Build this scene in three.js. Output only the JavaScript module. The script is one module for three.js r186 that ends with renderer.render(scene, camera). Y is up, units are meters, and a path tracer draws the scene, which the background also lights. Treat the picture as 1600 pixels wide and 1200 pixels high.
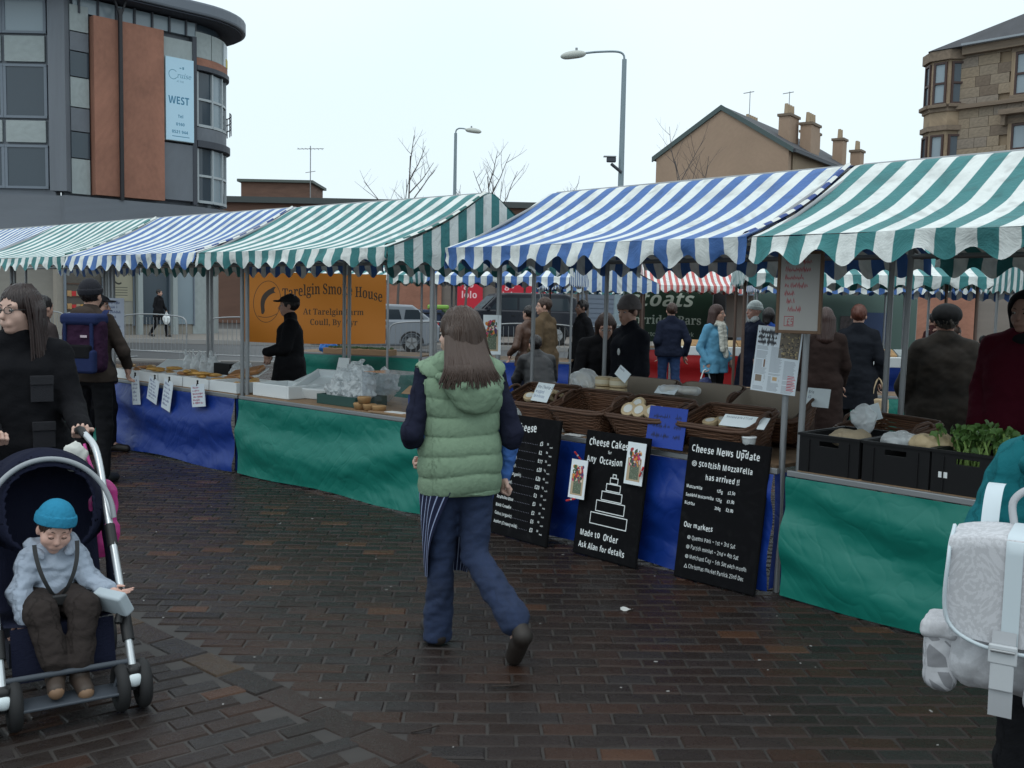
import * as THREE from 'three';
import { mergeGeometries } from 'three/addons/utils/BufferGeometryUtils.js';
import { RoundedBoxGeometry } from 'three/addons/geometries/RoundedBoxGeometry.js';
import { ImprovedNoise } from 'three/addons/math/ImprovedNoise.js';

// ---------- camera, sky, light, exposure
const scene = new THREE.Scene();
const camera = new THREE.PerspectiveCamera(42.32, 4 / 3, 0.1, 600);
camera.position.set(0, 1.68, 0);
camera.rotation.order = 'YXZ';
camera.rotation.set(-4.79 * Math.PI / 180, 0, 1.2 * Math.PI / 180);
scene.add(camera);
const renderer = new THREE.WebGLRenderer({ antialias: true });
renderer.toneMapping = THREE.LinearToneMapping;
renderer.toneMappingExposure = 1.14;
renderer.shadowMap.enabled = true;
const noise = new ImprovedNoise();
{ // overcast sky: thin bright cloud, a little bluer low down
  const w = 256, h = 128, d = new Float32Array(w * h * 4);
  for (let j = 0; j < h; j++) for (let i = 0; i < w; i++) {
    const el = (j + .5) / h * Math.PI - Math.PI / 2, az = (i + .5) / w * 2 * Math.PI;
    const x = Math.cos(el) * Math.cos(az), y = Math.sin(el), z = Math.cos(el) * Math.sin(az);
    const n = noise.noise(x * 1.6 + 3, y * 2.5 + 1, z * 1.6) * .6 + noise.noise(x * 4, y * 6 + 5, z * 4 + 2) * .3;
    const e = Math.max(0, y), b = (.90 + .22 * e) * (1 + .09 * n), c = Math.min(1, Math.max(0, .45 + n * .6 + e * .3));
    const o = (j * w + i) * 4;
    d[o] = b * (.70 + .19 * c); d[o + 1] = b * (.91 + .05 * c); d[o + 2] = b; d[o + 3] = 1;
  }
  const t = new THREE.DataTexture(d, w, h, THREE.RGBAFormat, THREE.FloatType);
  t.mapping = THREE.EquirectangularReflectionMapping; t.magFilter = THREE.LinearFilter; t.minFilter = THREE.LinearFilter;
  t.needsUpdate = true; scene.background = t; scene.environment = t;
}
const sun = new THREE.DirectionalLight(new THREE.Color(1, .97, .92), .5);
sun.position.set(-9, 30, 6); sun.target.position.set(0, 0, -8); sun.castShadow = true; sun.shadow.radius = 45;
sun.shadow.camera.left = sun.shadow.camera.bottom = -40; sun.shadow.camera.right = sun.shadow.camera.top = 40; sun.shadow.camera.far = 120;
sun.shadow.mapSize.set(2048, 2048);
scene.add(sun, sun.target);

// ---------- helpers
const R = a => a * Math.PI / 180;
let seed = 12345;
const rnd = () => { seed |= 0; seed = seed + 0x6D2B79F5 | 0; let t = Math.imul(seed ^ seed >>> 15, 1 | seed); t = t + Math.imul(t ^ t >>> 7, 61 | t) ^ t; return ((t ^ t >>> 14) >>> 0) / 4294967296; };
const rr = (a, b) => a + (b - a) * rnd();
const V = (x, y, z) => new THREE.Vector3(x, y, z);
const used = {};
const numbered = n => { if (used[n] === undefined) { used[n] = 0; return n; } used[n]++; return n + '_' + String(used[n]).padStart(3, '0'); };
const lin = (r, g, b) => new THREE.Color().setRGB(r, g, b);
function mat(r, g, b, rough = .85, o = {}) { return new THREE.MeshStandardMaterial({ color: lin(r, g, b), roughness: rough, side: THREE.DoubleSide, ...o }); }
function prep(g) { if (g.index) g = g.toNonIndexed(); for (const k of Object.keys(g.attributes)) if (!['position', 'normal', 'uv', 'color'].includes(k)) g.deleteAttribute(k); if (!g.attributes.uv) g.setAttribute('uv', new THREE.BufferAttribute(new Float32Array(g.attributes.position.count * 2), 2)); return g; }
function merge(list) { const l = list.flat(9).filter(Boolean).map(prep); return l.length === 1 ? l[0] : mergeGeometries(l); }
function obj(name, geo, m, parent) {
  const o = new THREE.Mesh(Array.isArray(geo) ? merge(geo) : geo, m); o.castShadow = o.receiveShadow = true;
  o.name = (!parent || parent === scene) ? numbered(name) : name; (parent || scene).add(o); return o;
}
function tag(o, label, category, group, kind) { o.userData = { ...o.userData, label, category }; if (group) o.userData.group = group; if (kind) o.userData.kind = kind; return o; }
function thing(name, label, category, pos = [0, 0, 0], turn = 0, group) { const o = new THREE.Group(); o.name = numbered(name); scene.add(o); o.position.set(...pos); o.rotation.y = turn; return tag(o, label, category, group); }
function structure(o) { o.userData.kind = 'structure'; return o; }
const box = (w, h, d, x = 0, y = 0, z = 0) => new THREE.BoxGeometry(w, h, d).translate(x, y, z);
const rbox = (w, h, d, r, x = 0, y = 0, z = 0, s = 2) => new RoundedBoxGeometry(w, h, d, s, r).translate(x, y, z);
function rod(a, b, r, r2 = r, n = 8) { const A = V(...a), B = V(...b), L = A.distanceTo(B); const g = new THREE.CylinderGeometry(r2, r, L, n); g.translate(0, L / 2, 0); g.applyQuaternion(new THREE.Quaternion().setFromUnitVectors(V(0, 1, 0), B.clone().sub(A).normalize())); return g.translate(...a); }
const tube = (pts, r, seg = 24, n = 6, closed = false) => new THREE.TubeGeometry(new THREE.CatmullRomCurve3(pts.map(p => V(...p)), closed), seg, r, n, closed);
const lathe = (pts, n = 16) => new THREE.LatheGeometry(pts.map(p => new THREE.Vector2(...p)), n);
const ball = (rx, ry, rz, x = 0, y = 0, z = 0, n = 10) => new THREE.SphereGeometry(1, n + 4, n).scale(rx, ry, rz).translate(x, y, z);
// parametric sheet: f(u,v) -> [x,y,z], uvf(u,v) -> [u,v]
function sheet(nu, nv, f, uvf) {
  const p = [], t = [], ix = [];
  for (let j = 0; j <= nv; j++) for (let i = 0; i <= nu; i++) { const u = i / nu, v = j / nv; p.push(...f(u, v)); t.push(...(uvf ? uvf(u, v) : [u, v])); }
  for (let j = 0; j < nv; j++) for (let i = 0; i < nu; i++) { const a = j * (nu + 1) + i, b = a + 1, c = a + nu + 1, e = c + 1; ix.push(a, b, e, a, e, c); }
  const g = new THREE.BufferGeometry(); g.setAttribute('position', new THREE.Float32BufferAttribute(p, 3)); g.setAttribute('uv', new THREE.Float32BufferAttribute(t, 2)); g.setIndex(ix); g.computeVertexNormals(); return g;
}
function extrude(pts, depth, bevel = 0, hole) { const s = new THREE.Shape(pts.map(p => new THREE.Vector2(...p))); if (hole) for (const h of hole) s.holes.push(new THREE.Path(h.map(p => new THREE.Vector2(...p)))); return new THREE.ExtrudeGeometry(s, { depth, bevelEnabled: bevel > 0, bevelSize: bevel, bevelThickness: bevel, bevelSegments: 2, curveSegments: 8 }); }
const fbm = (x, y, z) => noise.noise(x, y, z) + .5 * noise.noise(x * 2.1, y * 2.1, z * 2.1 + 7) + .25 * noise.noise(x * 4.3, y * 4.3 + 3, z * 4.3);
// row line helpers: X to the right, d metres ahead
const at = (X, d, y = 0) => [X, y, -d];

// ---------- textures
function dataTex(w, h, fn, srgb = false) {
  const d = new Uint8Array(w * h * 4);
  for (let j = 0; j < h; j++) for (let i = 0; i < w; i++) { const c = fn(i / w, j / h), o = (j * w + i) * 4; d[o] = Math.max(0, Math.min(255, c[0])); d[o + 1] = Math.max(0, Math.min(255, c[1])); d[o + 2] = Math.max(0, Math.min(255, c[2])); d[o + 3] = 255; }
  const t = new THREE.DataTexture(d, w, h); t.magFilter = THREE.LinearFilter; t.minFilter = THREE.LinearMipmapLinearFilter; t.generateMipmaps = true; t.wrapS = t.wrapT = THREE.RepeatWrapping; if (srgb) t.colorSpace = THREE.SRGBColorSpace; t.needsUpdate = true; return t;
}
// noise that wraps round over the unit square
const wn = (u, v, f, s) => { const a = u * 2 * Math.PI, b = v * 2 * Math.PI, k = f / 6.283; return noise.noise(Math.cos(a) * k + s, Math.sin(a) * k + Math.cos(b) * k, Math.sin(b) * k + s * 1.7); };
const bumpCloth = dataTex(256, 256, (u, v) => { const n = 128 + 60 * wn(u, v, 10, 1) + 40 * wn(u, v, 34, 4) + (rnd() - .5) * 30; return [n, n, n]; });
const bumpRough = dataTex(256, 256, (u, v) => { const n = 128 + 50 * wn(u, v, 14, 2) + 50 * wn(u, v, 50, 6) + (rnd() - .5) * 70; return [n, n, n]; });
const ridge = v => Math.pow(1 - Math.min(1, Math.abs(v) * 5), 2); const bumpTarp = dataTex(512, 512, (u, v) => { const n = 70 + 120 * (ridge(wn(u, v, 7, 1)) * .6 + ridge(wn(u, v, 13, 5)) * .5 + ridge(wn(u, v, 22, 9)) * .3) + 20 * wn(u, v, 60, 3); return [n, n, n]; }); bumpTarp.repeat.set(.42, .42);
bumpCloth.repeat.set(3, 3); bumpRough.repeat.set(2, 2);
const cloth = (r, g, b, rough = .9, o = {}) => new THREE.MeshPhysicalMaterial({ color: lin(r, g, b), roughness: rough, side: THREE.DoubleSide, specularIntensity: .2, bumpMap: bumpCloth, bumpScale: .004, ...o });
function mottled(r, g, b, amp, rough, o = {}, f1 = 6, f2 = 30) { // base colour with blotches and grain
  const t = dataTex(256, 256, (u, v) => { const n = 1 + amp * (wn(u, v, f1, 3) * 1.1 + wn(u, v, f2, 8) * .6 + (rnd() - .5) * .35); const s = c => 255 * Math.pow(Math.max(0, c * n), 1 / 2.2); return [s(r), s(g), s(b)]; }, true);
  return new THREE.MeshStandardMaterial({ map: t, roughness: rough, side: THREE.DoubleSide, ...o });
}
function canvasTex(w, h, draw) { const c = document.createElement('canvas'); c.width = w; c.height = h; const x = c.getContext('2d'); draw(x, w, h); const t = new THREE.CanvasTexture(c); t.colorSpace = THREE.SRGBColorSpace; t.anisotropy = 4; return t; }
// hand lettering: every letter a little off
function hand(x, s, px, py, size, o = {}) {
  let cx = px; x.fillStyle = o.c || '#e8ecec';
  for (const ch of s) { if (ch === '◎' || ch === '△') { x.save(); x.strokeStyle = o.c || '#e8ecec'; x.lineWidth = size * .09; const r = size * .3; x.beginPath(); if (ch === '◎') { x.arc(cx + r, py - r, r, 0, 7); x.moveTo(cx + r * 1.45, py - r); x.arc(cx + r, py - r, r * .45, 0, 7); } else { x.moveTo(cx, py); x.lineTo(cx + r, py - r * 2); x.lineTo(cx + r * 2, py); x.closePath(); } x.stroke(); x.restore(); cx += size * .7; continue; } x.save(); const sz = size * (1 + (rnd() - .5) * .16); x.font = `${o.w || ''} ${sz}px ${o.f || 'sans-serif'}`; x.translate(cx, py + (rnd() - .5) * size * .14 + (cx - px) * (o.sl || 0)); x.rotate((rnd() - .5) * .16 + (o.rot || 0)); x.scale(o.nx || .8, 1); x.fillText(ch, 0, 0); x.restore(); cx += x.measureText ? (() => { x.font = `${o.w || ''} ${size}px ${o.f || 'sans-serif'}`; return x.measureText(ch).width * (o.nx || .8) + size * .03; })() : size * .5; }
  return cx;
}

// ---------- distance-field mesher (surface nets)
const smin = (a, b, k) => { const h = Math.max(k - Math.abs(a - b), 0) / k; return Math.min(a, b) - h * h * k * .25; };
function capD(x, y, z, c) { const bx = c[4] - c[0], by = c[5] - c[1], bz = c[6] - c[2], px = x - c[0], py = y - c[1], pz = z - c[2]; const t = Math.max(0, Math.min(1, (px * bx + py * by + pz * bz) / (bx * bx + by * by + bz * bz + 1e-9))); const dx = px - bx * t, dy = py - by * t, dz = pz - bz * t; return Math.sqrt(dx * dx + dy * dy + dz * dz) - (c[3] + (c[7] - c[3]) * t); }
function ellD(x, y, z, e) { const ax = (x - e[0]) / e[3], ay = (y - e[1]) / e[4], az = (z - e[2]) / e[5]; const k0 = Math.sqrt(ax * ax + ay * ay + az * az); const bx = ax / e[3], by = ay / e[4], bz = az / e[5]; const k1 = Math.sqrt(bx * bx + by * by + bz * bz); return k1 < 1e-6 ? -Math.min(e[3], e[4], e[5]) : k0 * (k0 - 1) / k1; }
const field = (prims, k) => (x, y, z) => { let d = 9; for (const p of prims) { const q = p.length === 8 ? capD(x, y, z, p) : ellD(x, y, z, p); d = d > 8 ? q : smin(d, q, k); } return d; };
const cp = (a, ra, b, rb = ra) => [a[0], a[1], a[2], ra, b[0], b[1], b[2], rb];
function bounds(prims, pad) { const lo = [9, 9, 9], hi = [-9, -9, -9]; for (const p of prims) { const pts = p.length === 8 ? [[p[0], p[1], p[2], p[3], p[3], p[3]], [p[4], p[5], p[6], p[7], p[7], p[7]]] : [p]; for (const q of pts) for (let i = 0; i < 3; i++) { lo[i] = Math.min(lo[i], q[i] - q[3 + i] - pad); hi[i] = Math.max(hi[i], q[i] + q[3 + i] + pad); } } return [lo, hi]; }
function nets(f, lo, hi, c) {
  const n = [0, 1, 2].map(i => Math.max(3, Math.ceil((hi[i] - lo[i]) / c) + 1)), [nx, ny, nz] = n, v = new Float32Array(nx * ny * nz), id = new Int32Array(nx * ny * nz).fill(-1);
  const I = (i, j, k) => i + nx * (j + ny * k);
  for (let k = 0; k < nz; k++) for (let j = 0; j < ny; j++) for (let i = 0; i < nx; i++) v[I(i, j, k)] = f(lo[0] + i * c, lo[1] + j * c, lo[2] + k * c);
  const pos = [], E = [[0, 1], [2, 3], [4, 5], [6, 7], [0, 2], [1, 3], [4, 6], [5, 7], [0, 4], [1, 5], [2, 6], [3, 7]];
  for (let k = 0; k < nz - 1; k++) for (let j = 0; j < ny - 1; j++) for (let i = 0; i < nx - 1; i++) {
    const q = []; let s = 0; for (let m = 0; m < 8; m++) { const w = v[I(i + (m & 1), j + (m >> 1 & 1), k + (m >> 2))]; q.push(w); if (w < 0) s++; }
    if (s === 0 || s === 8) continue;
    let x = 0, y = 0, z = 0, m = 0;
    for (const [a, b] of E) if ((q[a] < 0) !== (q[b] < 0)) { const t = q[a] / (q[a] - q[b]); x += (a & 1) + ((b & 1) - (a & 1)) * t; y += (a >> 1 & 1) + ((b >> 1 & 1) - (a >> 1 & 1)) * t; z += (a >> 2) + ((b >> 2) - (a >> 2)) * t; m++; }
    id[I(i, j, k)] = pos.length / 3; pos.push(lo[0] + (i + x / m) * c, lo[1] + (j + y / m) * c, lo[2] + (k + z / m) * c);
  }
  const ix = [], quad = (a, b, e, g, flip) => { if (a < 0 || b < 0 || e < 0 || g < 0) return; if (flip) ix.push(a, e, b, a, g, e); else ix.push(a, b, e, a, e, g); };
  for (let k = 1; k < nz - 1; k++) for (let j = 1; j < ny - 1; j++) for (let i = 1; i < nx - 1; i++) {
    const s = v[I(i, j, k)] < 0;
    if (s !== v[I(i + 1, j, k)] < 0) quad(id[I(i, j - 1, k - 1)], id[I(i, j, k - 1)], id[I(i, j, k)], id[I(i, j - 1, k)], !s);
    if (s !== v[I(i, j + 1, k)] < 0) quad(id[I(i - 1, j, k - 1)], id[I(i - 1, j, k)], id[I(i, j, k)], id[I(i, j, k - 1)], !s);
    if (s !== v[I(i, j, k + 1)] < 0) quad(id[I(i - 1, j - 1, k)], id[I(i, j - 1, k)], id[I(i, j, k)], id[I(i - 1, j, k)], !s);
  }
  const N = pos.length / 3, nor = new Float32Array(N * 3), uv = new Float32Array(N * 2), e = c * .5;
  for (let i = 0; i < N; i++) {
    const x = pos[i * 3], y = pos[i * 3 + 1], z = pos[i * 3 + 2]; let a = f(x + e, y, z) - f(x - e, y, z), b = f(x, y + e, z) - f(x, y - e, z), g = f(x, y, z + e) - f(x, y, z - e); const l = Math.hypot(a, b, g) || 1;
    nor[i * 3] = a / l; nor[i * 3 + 1] = b / l; nor[i * 3 + 2] = g / l; uv[i * 2] = (Math.abs(a) > Math.abs(g) ? z : x) + .37 * y; uv[i * 2 + 1] = y;
  }
  const g = new THREE.BufferGeometry(); g.setAttribute('position', new THREE.Float32BufferAttribute(pos, 3)); g.setAttribute('normal', new THREE.BufferAttribute(nor, 3)); g.setAttribute('uv', new THREE.BufferAttribute(uv, 2)); g.setIndex(ix); return g;
}
// ---------- people
const SKIN = mat(.50, .29, .22, .55), SKIN_PALE = mat(.56, .36, .29, .55), LIP = mat(.40, .13, .12, .5), EYEW = mat(.42, .40, .38, .3), EYEB = mat(.03, .02, .015, .2);
const BLACKCLOTH = cloth(.012, .012, .014), NAVYCLOTH = cloth(.014, .018, .035), DENIM = cloth(.03, .055, .13), DARKSHOE = mat(.018, .014, .012, .5), BROWNHAIR = mat(.045, .022, .014, .5), BLACKHAIR = mat(.012, .008, .008, .45);
function headGeo(cell, child = 0) { // origin between the ears, facing +z
  const p = [[0, .03, -.015, .074, .092, .094], [0, -.035, .022, .058 + child * .006, .074 - child * .006, .066], [0, -.092, .058, .024, .02, .022],
    [-.04, .022, .066, .011, .04, .022, .066, .011], [-.037, -.03, .052, .018 + child * .016, -.036, -.036, .05, .018 + child * .014], [.037, -.03, .052, .018 + child * .016, .036, -.036, .05, .018 + child * .014],
    [-.018, -.062, .08, .010, .018, -.062, .08, .010], [0, -.07, -.01, .05, 0, -.17, -.03, .052]].map(q => q.length > 8 ? q.slice(0, 4).concat([q[0], q[1] - .004, q[2], q[3]]) : q);
  const base = field(p, .022), nose = [0, .006, .084, .008, 0, -.03, .101 - child * .006, .0135];
  const f = (x, y, z) => { let d = base(x, y, z); d = smin(d, capD(x, y, z, nose), .012); const ax = Math.abs(x); d = -smin(-d, Math.hypot(ax - .031, y - .003, z - .096) - .015, .012); d = smin(d, ellD(ax, y, z, [.075, -.01, -.008, .012, .03, .019]), .008); return d; };
  return nets(f, [-.105, -.19, -.13], [.105, .14, .135], cell);
}
function handGeo(curl, cell = .0045, spread = 0, side = 1) { // wrist at origin, fingers along -y, palm to +z, thumb to side*x
  const prims = [[0, -.042, 0, .036, .048, .016], [-.012 * side, -.02, 0, .022, -.0 - .012 * side, -.05, .002, .02], [0, .03, 0, .025, 0, -.02, 0, .026]];
  const f0 = field(prims, .02), chains = [];
  [[-.029, .064], [-.010, .078], [.010, .082], [.029, .072]].forEach(([x0, L], i) => {
    let a = 0, p = [x0 * side, -.082, 0]; const seg = [.45, .32, .26], bend = [75, 95, 55], ch = [];
    for (let s = 0; s < 3; s++) { a += R(bend[s] * curl); const l = L * seg[s], q = [p[0] + Math.sign(x0) * side * spread * l * (Math.abs(x0) > .02 ? 1 : .35), p[1] - Math.cos(a) * l, p[2] + Math.sin(a) * l]; ch.push(cp(p, .0092 - s * .0009, q, .0083 - s * .0009)); p = q; }
    chains.push(ch);
  });
  const t = side; chains.push([cp([.024 * t, -.022, .006], .013, [.048 * t, -.052, .018], .0105), cp([.048 * t, -.052, .018], .0105, [(.052 - .02 * curl) * t, -.085, .024 + .012 * curl], .008)]);
  const fs = chains.map(c => field(c, .004));
  const f = (x, y, z) => { let d = f0(x, y, z); for (const g of fs) d = smin(d, g(x, y, z), .006); return d; };
  return nets(f, [-.09, -.19, -.06], [.09, .06, .11], cell);
}
const xf = (g, q, p, s = 1) => { g = g.clone(); g.scale(s, s, s); g.applyQuaternion(q); return g.translate(...p); };
const eul = (x, y, z) => new THREE.Quaternion().setFromEuler(new THREE.Euler(R(x), R(y), R(z), 'YXZ'));
const headCache = {};
function hairField(style, len) { // in head space
  const shell = [0, .034, -.02, .083, .098, .101];
  const lk = style === 'long' ? [[-.07, .0, -.03, .035, -.085, -len, -.03, .03], [.07, .0, -.03, .035, .085, -len, -.03, .03], [0, .0, -.07, .055, 0, -len, -.085, .06], [-.045, 0, -.06, .045, -.05, -len, -.07, .045], [.045, 0, -.06, .045, .05, -len, -.07, .045]] : style === 'bob' ? [[-.07, .02, -.02, .03, -.072, -.09, -.01, .026], [.07, .02, -.02, .03, .072, -.09, -.01, .026], [0, 0, -.06, .055, 0, -.09, -.065, .05]] : [];
  const lf = lk.length ? field(lk, .03) : null;
  return (x, y, z) => {
    let d = ellD(x, y, z, shell); if (style === 'short') d = Math.max(d, -.055 - y - (z < -.02 ? .03 : 0)); if (lf) d = smin(d, lf(x, y, z), .03);
    const cut = ellD(x, y, z, [0, -.045, .1, style === 'short' ? .075 : .06, .108, .085]); d = Math.max(d, -cut);
    const an = Math.atan2(x, z + .02) * 16; return d + (style === 'short' ? .005 * noise.noise(x * 38, y * 24, z * 38) : 0) + .0035 * Math.sin(an * 2.3 + noise.noise(x * 20, y * 7, z * 20) * 5);
  };
}
function hatGeo(type, cell) {
  let f;
  if (type === 'beanie') f = (x, y, z) => { const e = ellD(x, y, z, [0, .042, -.016, .088, .104, .106]); const t = y - z * .12; let d = Math.max(e, .018 - t); d = Math.min(d, Math.max(e - .007, Math.max(.014 - t, t - .06))); return d + .0012 * Math.sin(Math.atan2(x, z) * 46); };
  else if (type === 'cap') f = (x, y, z) => { const e = ellD(x, y, z, [0, .058, -.012, .092, .06, .112]); let d = Math.max(e, .04 - y + z * .1); return smin(d, ellD(x, y, z, [0, .05, .115, .075, .012, .055]), .015); };
  else if (type === 'beret') f = (x, y, z) => Math.min(Math.max(ellD(x, y, z, [0, .05, -.02, .105, .085, .112]), .012 - y), Math.max(ellD(x, y, z, [0, .04, -.016, .09, .1, .108]), Math.max(-.02 - y, y - .03))) + .003 * noise.noise(x * 25, y * 25, z * 25);
  else f = (x, y, z) => { const e = field([[0, .03, -.03, .108, .118, .118], [0, -.09, -.05, .095, 0, -.16, -.05, .12]], .05)(x, y, z); const cut = ellD(x, y, z, [0, -.015, .1, .075, .11, .1]); return Math.max(e, -cut) + .004 * noise.noise(x * 14, y * 14, z * 14); }; // hood
  return nets(f, [-.15, -.3, -.19], [.15, .18, .2], cell);
}
const DEF = { pelvis: [0, .93, 0], chest: [0, 1.27, 0], neck: [0, 1.42, -.01], head: [0, 1.575, .015], shL: [.158, 1.365, -.015], shR: [-.158, 1.365, -.015], elL: [.238, 1.09, -.035], elR: [-.238, 1.09, -.035], wrL: [.24, .855, .05], wrR: [-.24, .855, .05], hipL: [.09, .91, 0], hipR: [-.09, .91, 0], knL: [.1, .49, .02], knR: [-.1, .49, .02], anL: [.105, .09, -.03], anR: [-.105, .09, -.03], toL: [.115, .035, .14], toR: [-.115, .035, .14] };
const wrinkle = (a, s = 9) => (x, y, z) => a * (noise.noise(x * s, y * s * 1.6, z * s) + .6 * noise.noise(x * s * 2.2 + 5, y * s * 3, z * s * 2.2) + .8 * Math.max(0, noise.noise(x * 5 + 3, y * 14, z * 5)));
function person(o) {
  const g = thing(o.name || 'person', o.label, 'person', [o.at[0], o.y || 0, -o.at[1]], R(o.face || 0), o.group);
  const s = (o.h || 1.7) / 1.7, J = {}; for (const k in DEF) J[k] = (o.pose && o.pose[k] || DEF[k]).map(c => c);
  const b = o.build || 1, c = o.cell || .02, hc = o.headCell || Math.max(.007, c * .5);
  const mid = (p, dx, dy = 0, dz = 0) => [p[0] + dx, p[1] + dy, p[2] + dz];
  const mk = (name, prims, k, m, o2 = {}) => {
    const f0 = field(prims, k), w = o2.w === undefined ? wrinkle(.006) : o2.w; let f = w ? (x, y, z) => f0(x, y, z) + w(x, y, z) : f0;
    if (o2.cut) { const f1 = f; f = (x, y, z) => Math.max(f1(x, y, z), o2.cut(x, y, z)); }
    const [lo, hi] = bounds(prims, .035); const geo = nets(f, lo, hi, o2.c || c); if (s !== 1) geo.scale(s, s, s); return m ? obj(name, geo, m, g) : geo;
  };
  // the body: trunk and limbs, head and hands in one mesh
  const skin = o.skin || SKIN;
  const body = [mk('', [cp(J.hipL, .085, J.hipR), cp(J.pelvis, .1, J.chest, .1), cp(mid(J.chest, .06), .09, mid(J.chest, -.06)), cp(J.shL, .045, J.neck, .05), cp(J.shR, .045, J.neck, .05), cp(J.neck, .05, J.head, .045), cp(J.shL, .043, J.elL, .037), cp(J.shR, .043, J.elR, .037), cp(J.elL, .036, J.wrL, .026), cp(J.elR, .036, J.wrR, .026), cp(J.hipL, .07, J.knL, .05), cp(J.hipR, .07, J.knR, .05), cp(J.knL, .048, J.anL, .035), cp(J.knR, .048, J.anR, .035), cp(J.anL, .032, J.toL, .025), cp(J.anR, .032, J.toR, .025)], .04, null, { w: null, c: Math.max(c, .018) })];
  const hs = (o.headScale || 1) * s, hq = eul(o.pitch || 0, o.yaw || 0, o.roll || 0), hp = J.head.map(v => v * s);
  const ck = hc + '_' + (o.child || 0); if (!headCache[ck]) headCache[ck] = headGeo(hc, o.child || 0);
  body.push(xf(headCache[ck], hq, hp, hs));
  for (const side of ['L', 'R']) { const hd = o.hands && o.hands[side]; if (hd === false) continue; const [curl, ex, ey, ez, sp, sc] = hd || [.35, 0, side === 'L' ? 80 : -80, 0]; body.push(xf(handGeo(curl, o.handCell || .008, sp || 0, side === 'L' ? 1 : -1), eul(ex, ey, ez), J['wr' + side].map(v => v * s), (sc || 1) * s)); }
  obj('body', body, skin, g);
  const H = new THREE.Group(); H.position.set(...hp); H.quaternion.copy(hq); H.scale.setScalar(hs); H.updateMatrix();
  const onHead = (name, geo, m) => { geo = merge([geo]).clone(); geo.applyMatrix4(H.matrix); return obj(name, geo, m, g); };
  if (o.sleepy) for (const sx of [-1, 1]) { onHead('closed_eyelid', ball(.0135, .009, .009, sx * .031, .001, .0775, 8), skin); onHead('eyelash', tube([[sx * .018, -.004, .0845], [sx * .031, -.0085, .086], [sx * .044, -.004, .081]], .0018, 8, 5), BROWNHAIR); onHead('eyebrow', tube([[sx * .016, .023, .081], [sx * .032, .027, .078], [sx * .048, .021, .066]], .0026, 8, 5), BROWNHAIR); }
  else if (o.faceDetail !== 0) for (const sx of [-1, 1]) {
    onHead('eye', ball(.0125, o.sleepy ? .006 : .0075, .0115, sx * .031, .002, .074, 8), EYEW); onHead('iris', ball(.0058, .0058, .004, sx * .031 + (o.gaze || 0), .001, .0838, 6), EYEB);
    onHead('eyebrow', tube([[sx * .016, .023, .081], [sx * .032, .028, .078], [sx * .048, .022, .066]], .0035, 8, 5), o.hair ? o.hair[0] : BROWNHAIR);
  }
  if (o.faceDetail !== 0) onHead('mouth', [ball(.02, .0045, .006, 0, -.058, .0865, 6), ball(.017, .005, .006, 0, -.066, .0855, 6)], LIP);
  if (o.hair) { const st = o.hair[1], L = o.hair[2] || .2; onHead('hair', nets(hairField(st, L), [-.15, -(st === 'long' ? L + .1 : .16), -.17], [.15, .15, .12], Math.max(.006, hc)), o.hair[0]); }
  if (o.hat) onHead(o.hat[0] === 'hood' ? 'hood' : 'hat', hatGeo(o.hat[0], Math.max(.006, hc)), o.hat[1]);
  // clothes
  const F = o.fat || 0;
  if (o.coat) {
    const q = o.coat, hem = q.hem === undefined ? .82 : q.hem, i = (q.inf || .0) + F;
    const P = [cp(J.hipL, .112 + i, J.hipR), cp(mid(J.pelvis, .045), .1 + i, mid(J.chest, .06), .1 + i * .8), cp(mid(J.pelvis, -.045), .1 + i, mid(J.chest, -.06), .1 + i * .8), cp(mid(J.shL, -.02, -.005), .054 + i * .4, mid(J.neck, .02, .02), .05 + i * .3), cp(mid(J.shR, .02, -.005), .054 + i * .4, mid(J.neck, -.02, .02), .05 + i * .3), cp(mid(J.neck, 0, -.03), .07, mid(J.neck, 0, .045, .005), .064)];
    if (hem < .85) for (const S of ['L', 'R']) P.push(cp(J['hip' + S], .115 + i, [J['hip' + S][0] * 1.1 + (J['kn' + S][0] - J['hip' + S][0]) * .5, hem - .1, J['hip' + S][2] + (J['kn' + S][2] - J['hip' + S][2]) * .6], .125 + i));
    if (q.sleeves !== 0) for (const S of ['L', 'R']) { P.push(cp(J['sh' + S], .057 + i * .4, J['el' + S], .05 + i * .35)); if (q.sleeves !== .5) P.push(cp(J['el' + S], .049 + i * .35, J['wr' + S], .04 + i * .25)); }
    mk(q.name || 'coat', P, .026, q.mat, { cut: (x, y) => hem - y, w: wrinkle(q.wr || .007), c: q.c });
    if (q.hoodDown) mk('hood', [[J.neck[0], J.neck[1] - .02, J.neck[2] - .1, .12, .09, .06]], .02, q.mat);
  }
  if (o.legs) {
    const q = o.legs, fl = q.flare || 0;
    const P = [cp(J.hipL, .105 + F, J.hipR)];
    for (const S of ['L', 'R']) P.push(cp(J['hip' + S], .09 + F * .6, J['kn' + S], .066), cp(J['kn' + S], .066, J['an' + S], .058 + fl));
    mk(q.name || 'trousers', P, .035, q.mat, { w: wrinkle(.007, 11), c: q.c });
  }
  for (const S of ['L', 'R']) if (o.shoes !== 0) { const a = J['an' + S], t = J['to' + S], he = o.pose && o.pose['he' + S] || [a[0], a[1] - .045, a[2] - .035]; const floor = Math.min(t[1] - .036, he[1] - .04); mk('shoe', [cp(he, .042, t, .037), cp(he, .04, [a[0], a[1] + .02, a[2]], .042), cp([t[0] * .5 + he[0] * .5, t[1] * .5 + he[1] * .5 + .012, t[2] * .5 + he[2] * .5], .042, t, .036)], .02, o.shoes || DARKSHOE, { w: null, c: Math.min(c, .012), cut: o.pose && o.pose['he' + S] ? null : (x, y) => floor + .004 - y }); }
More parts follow.
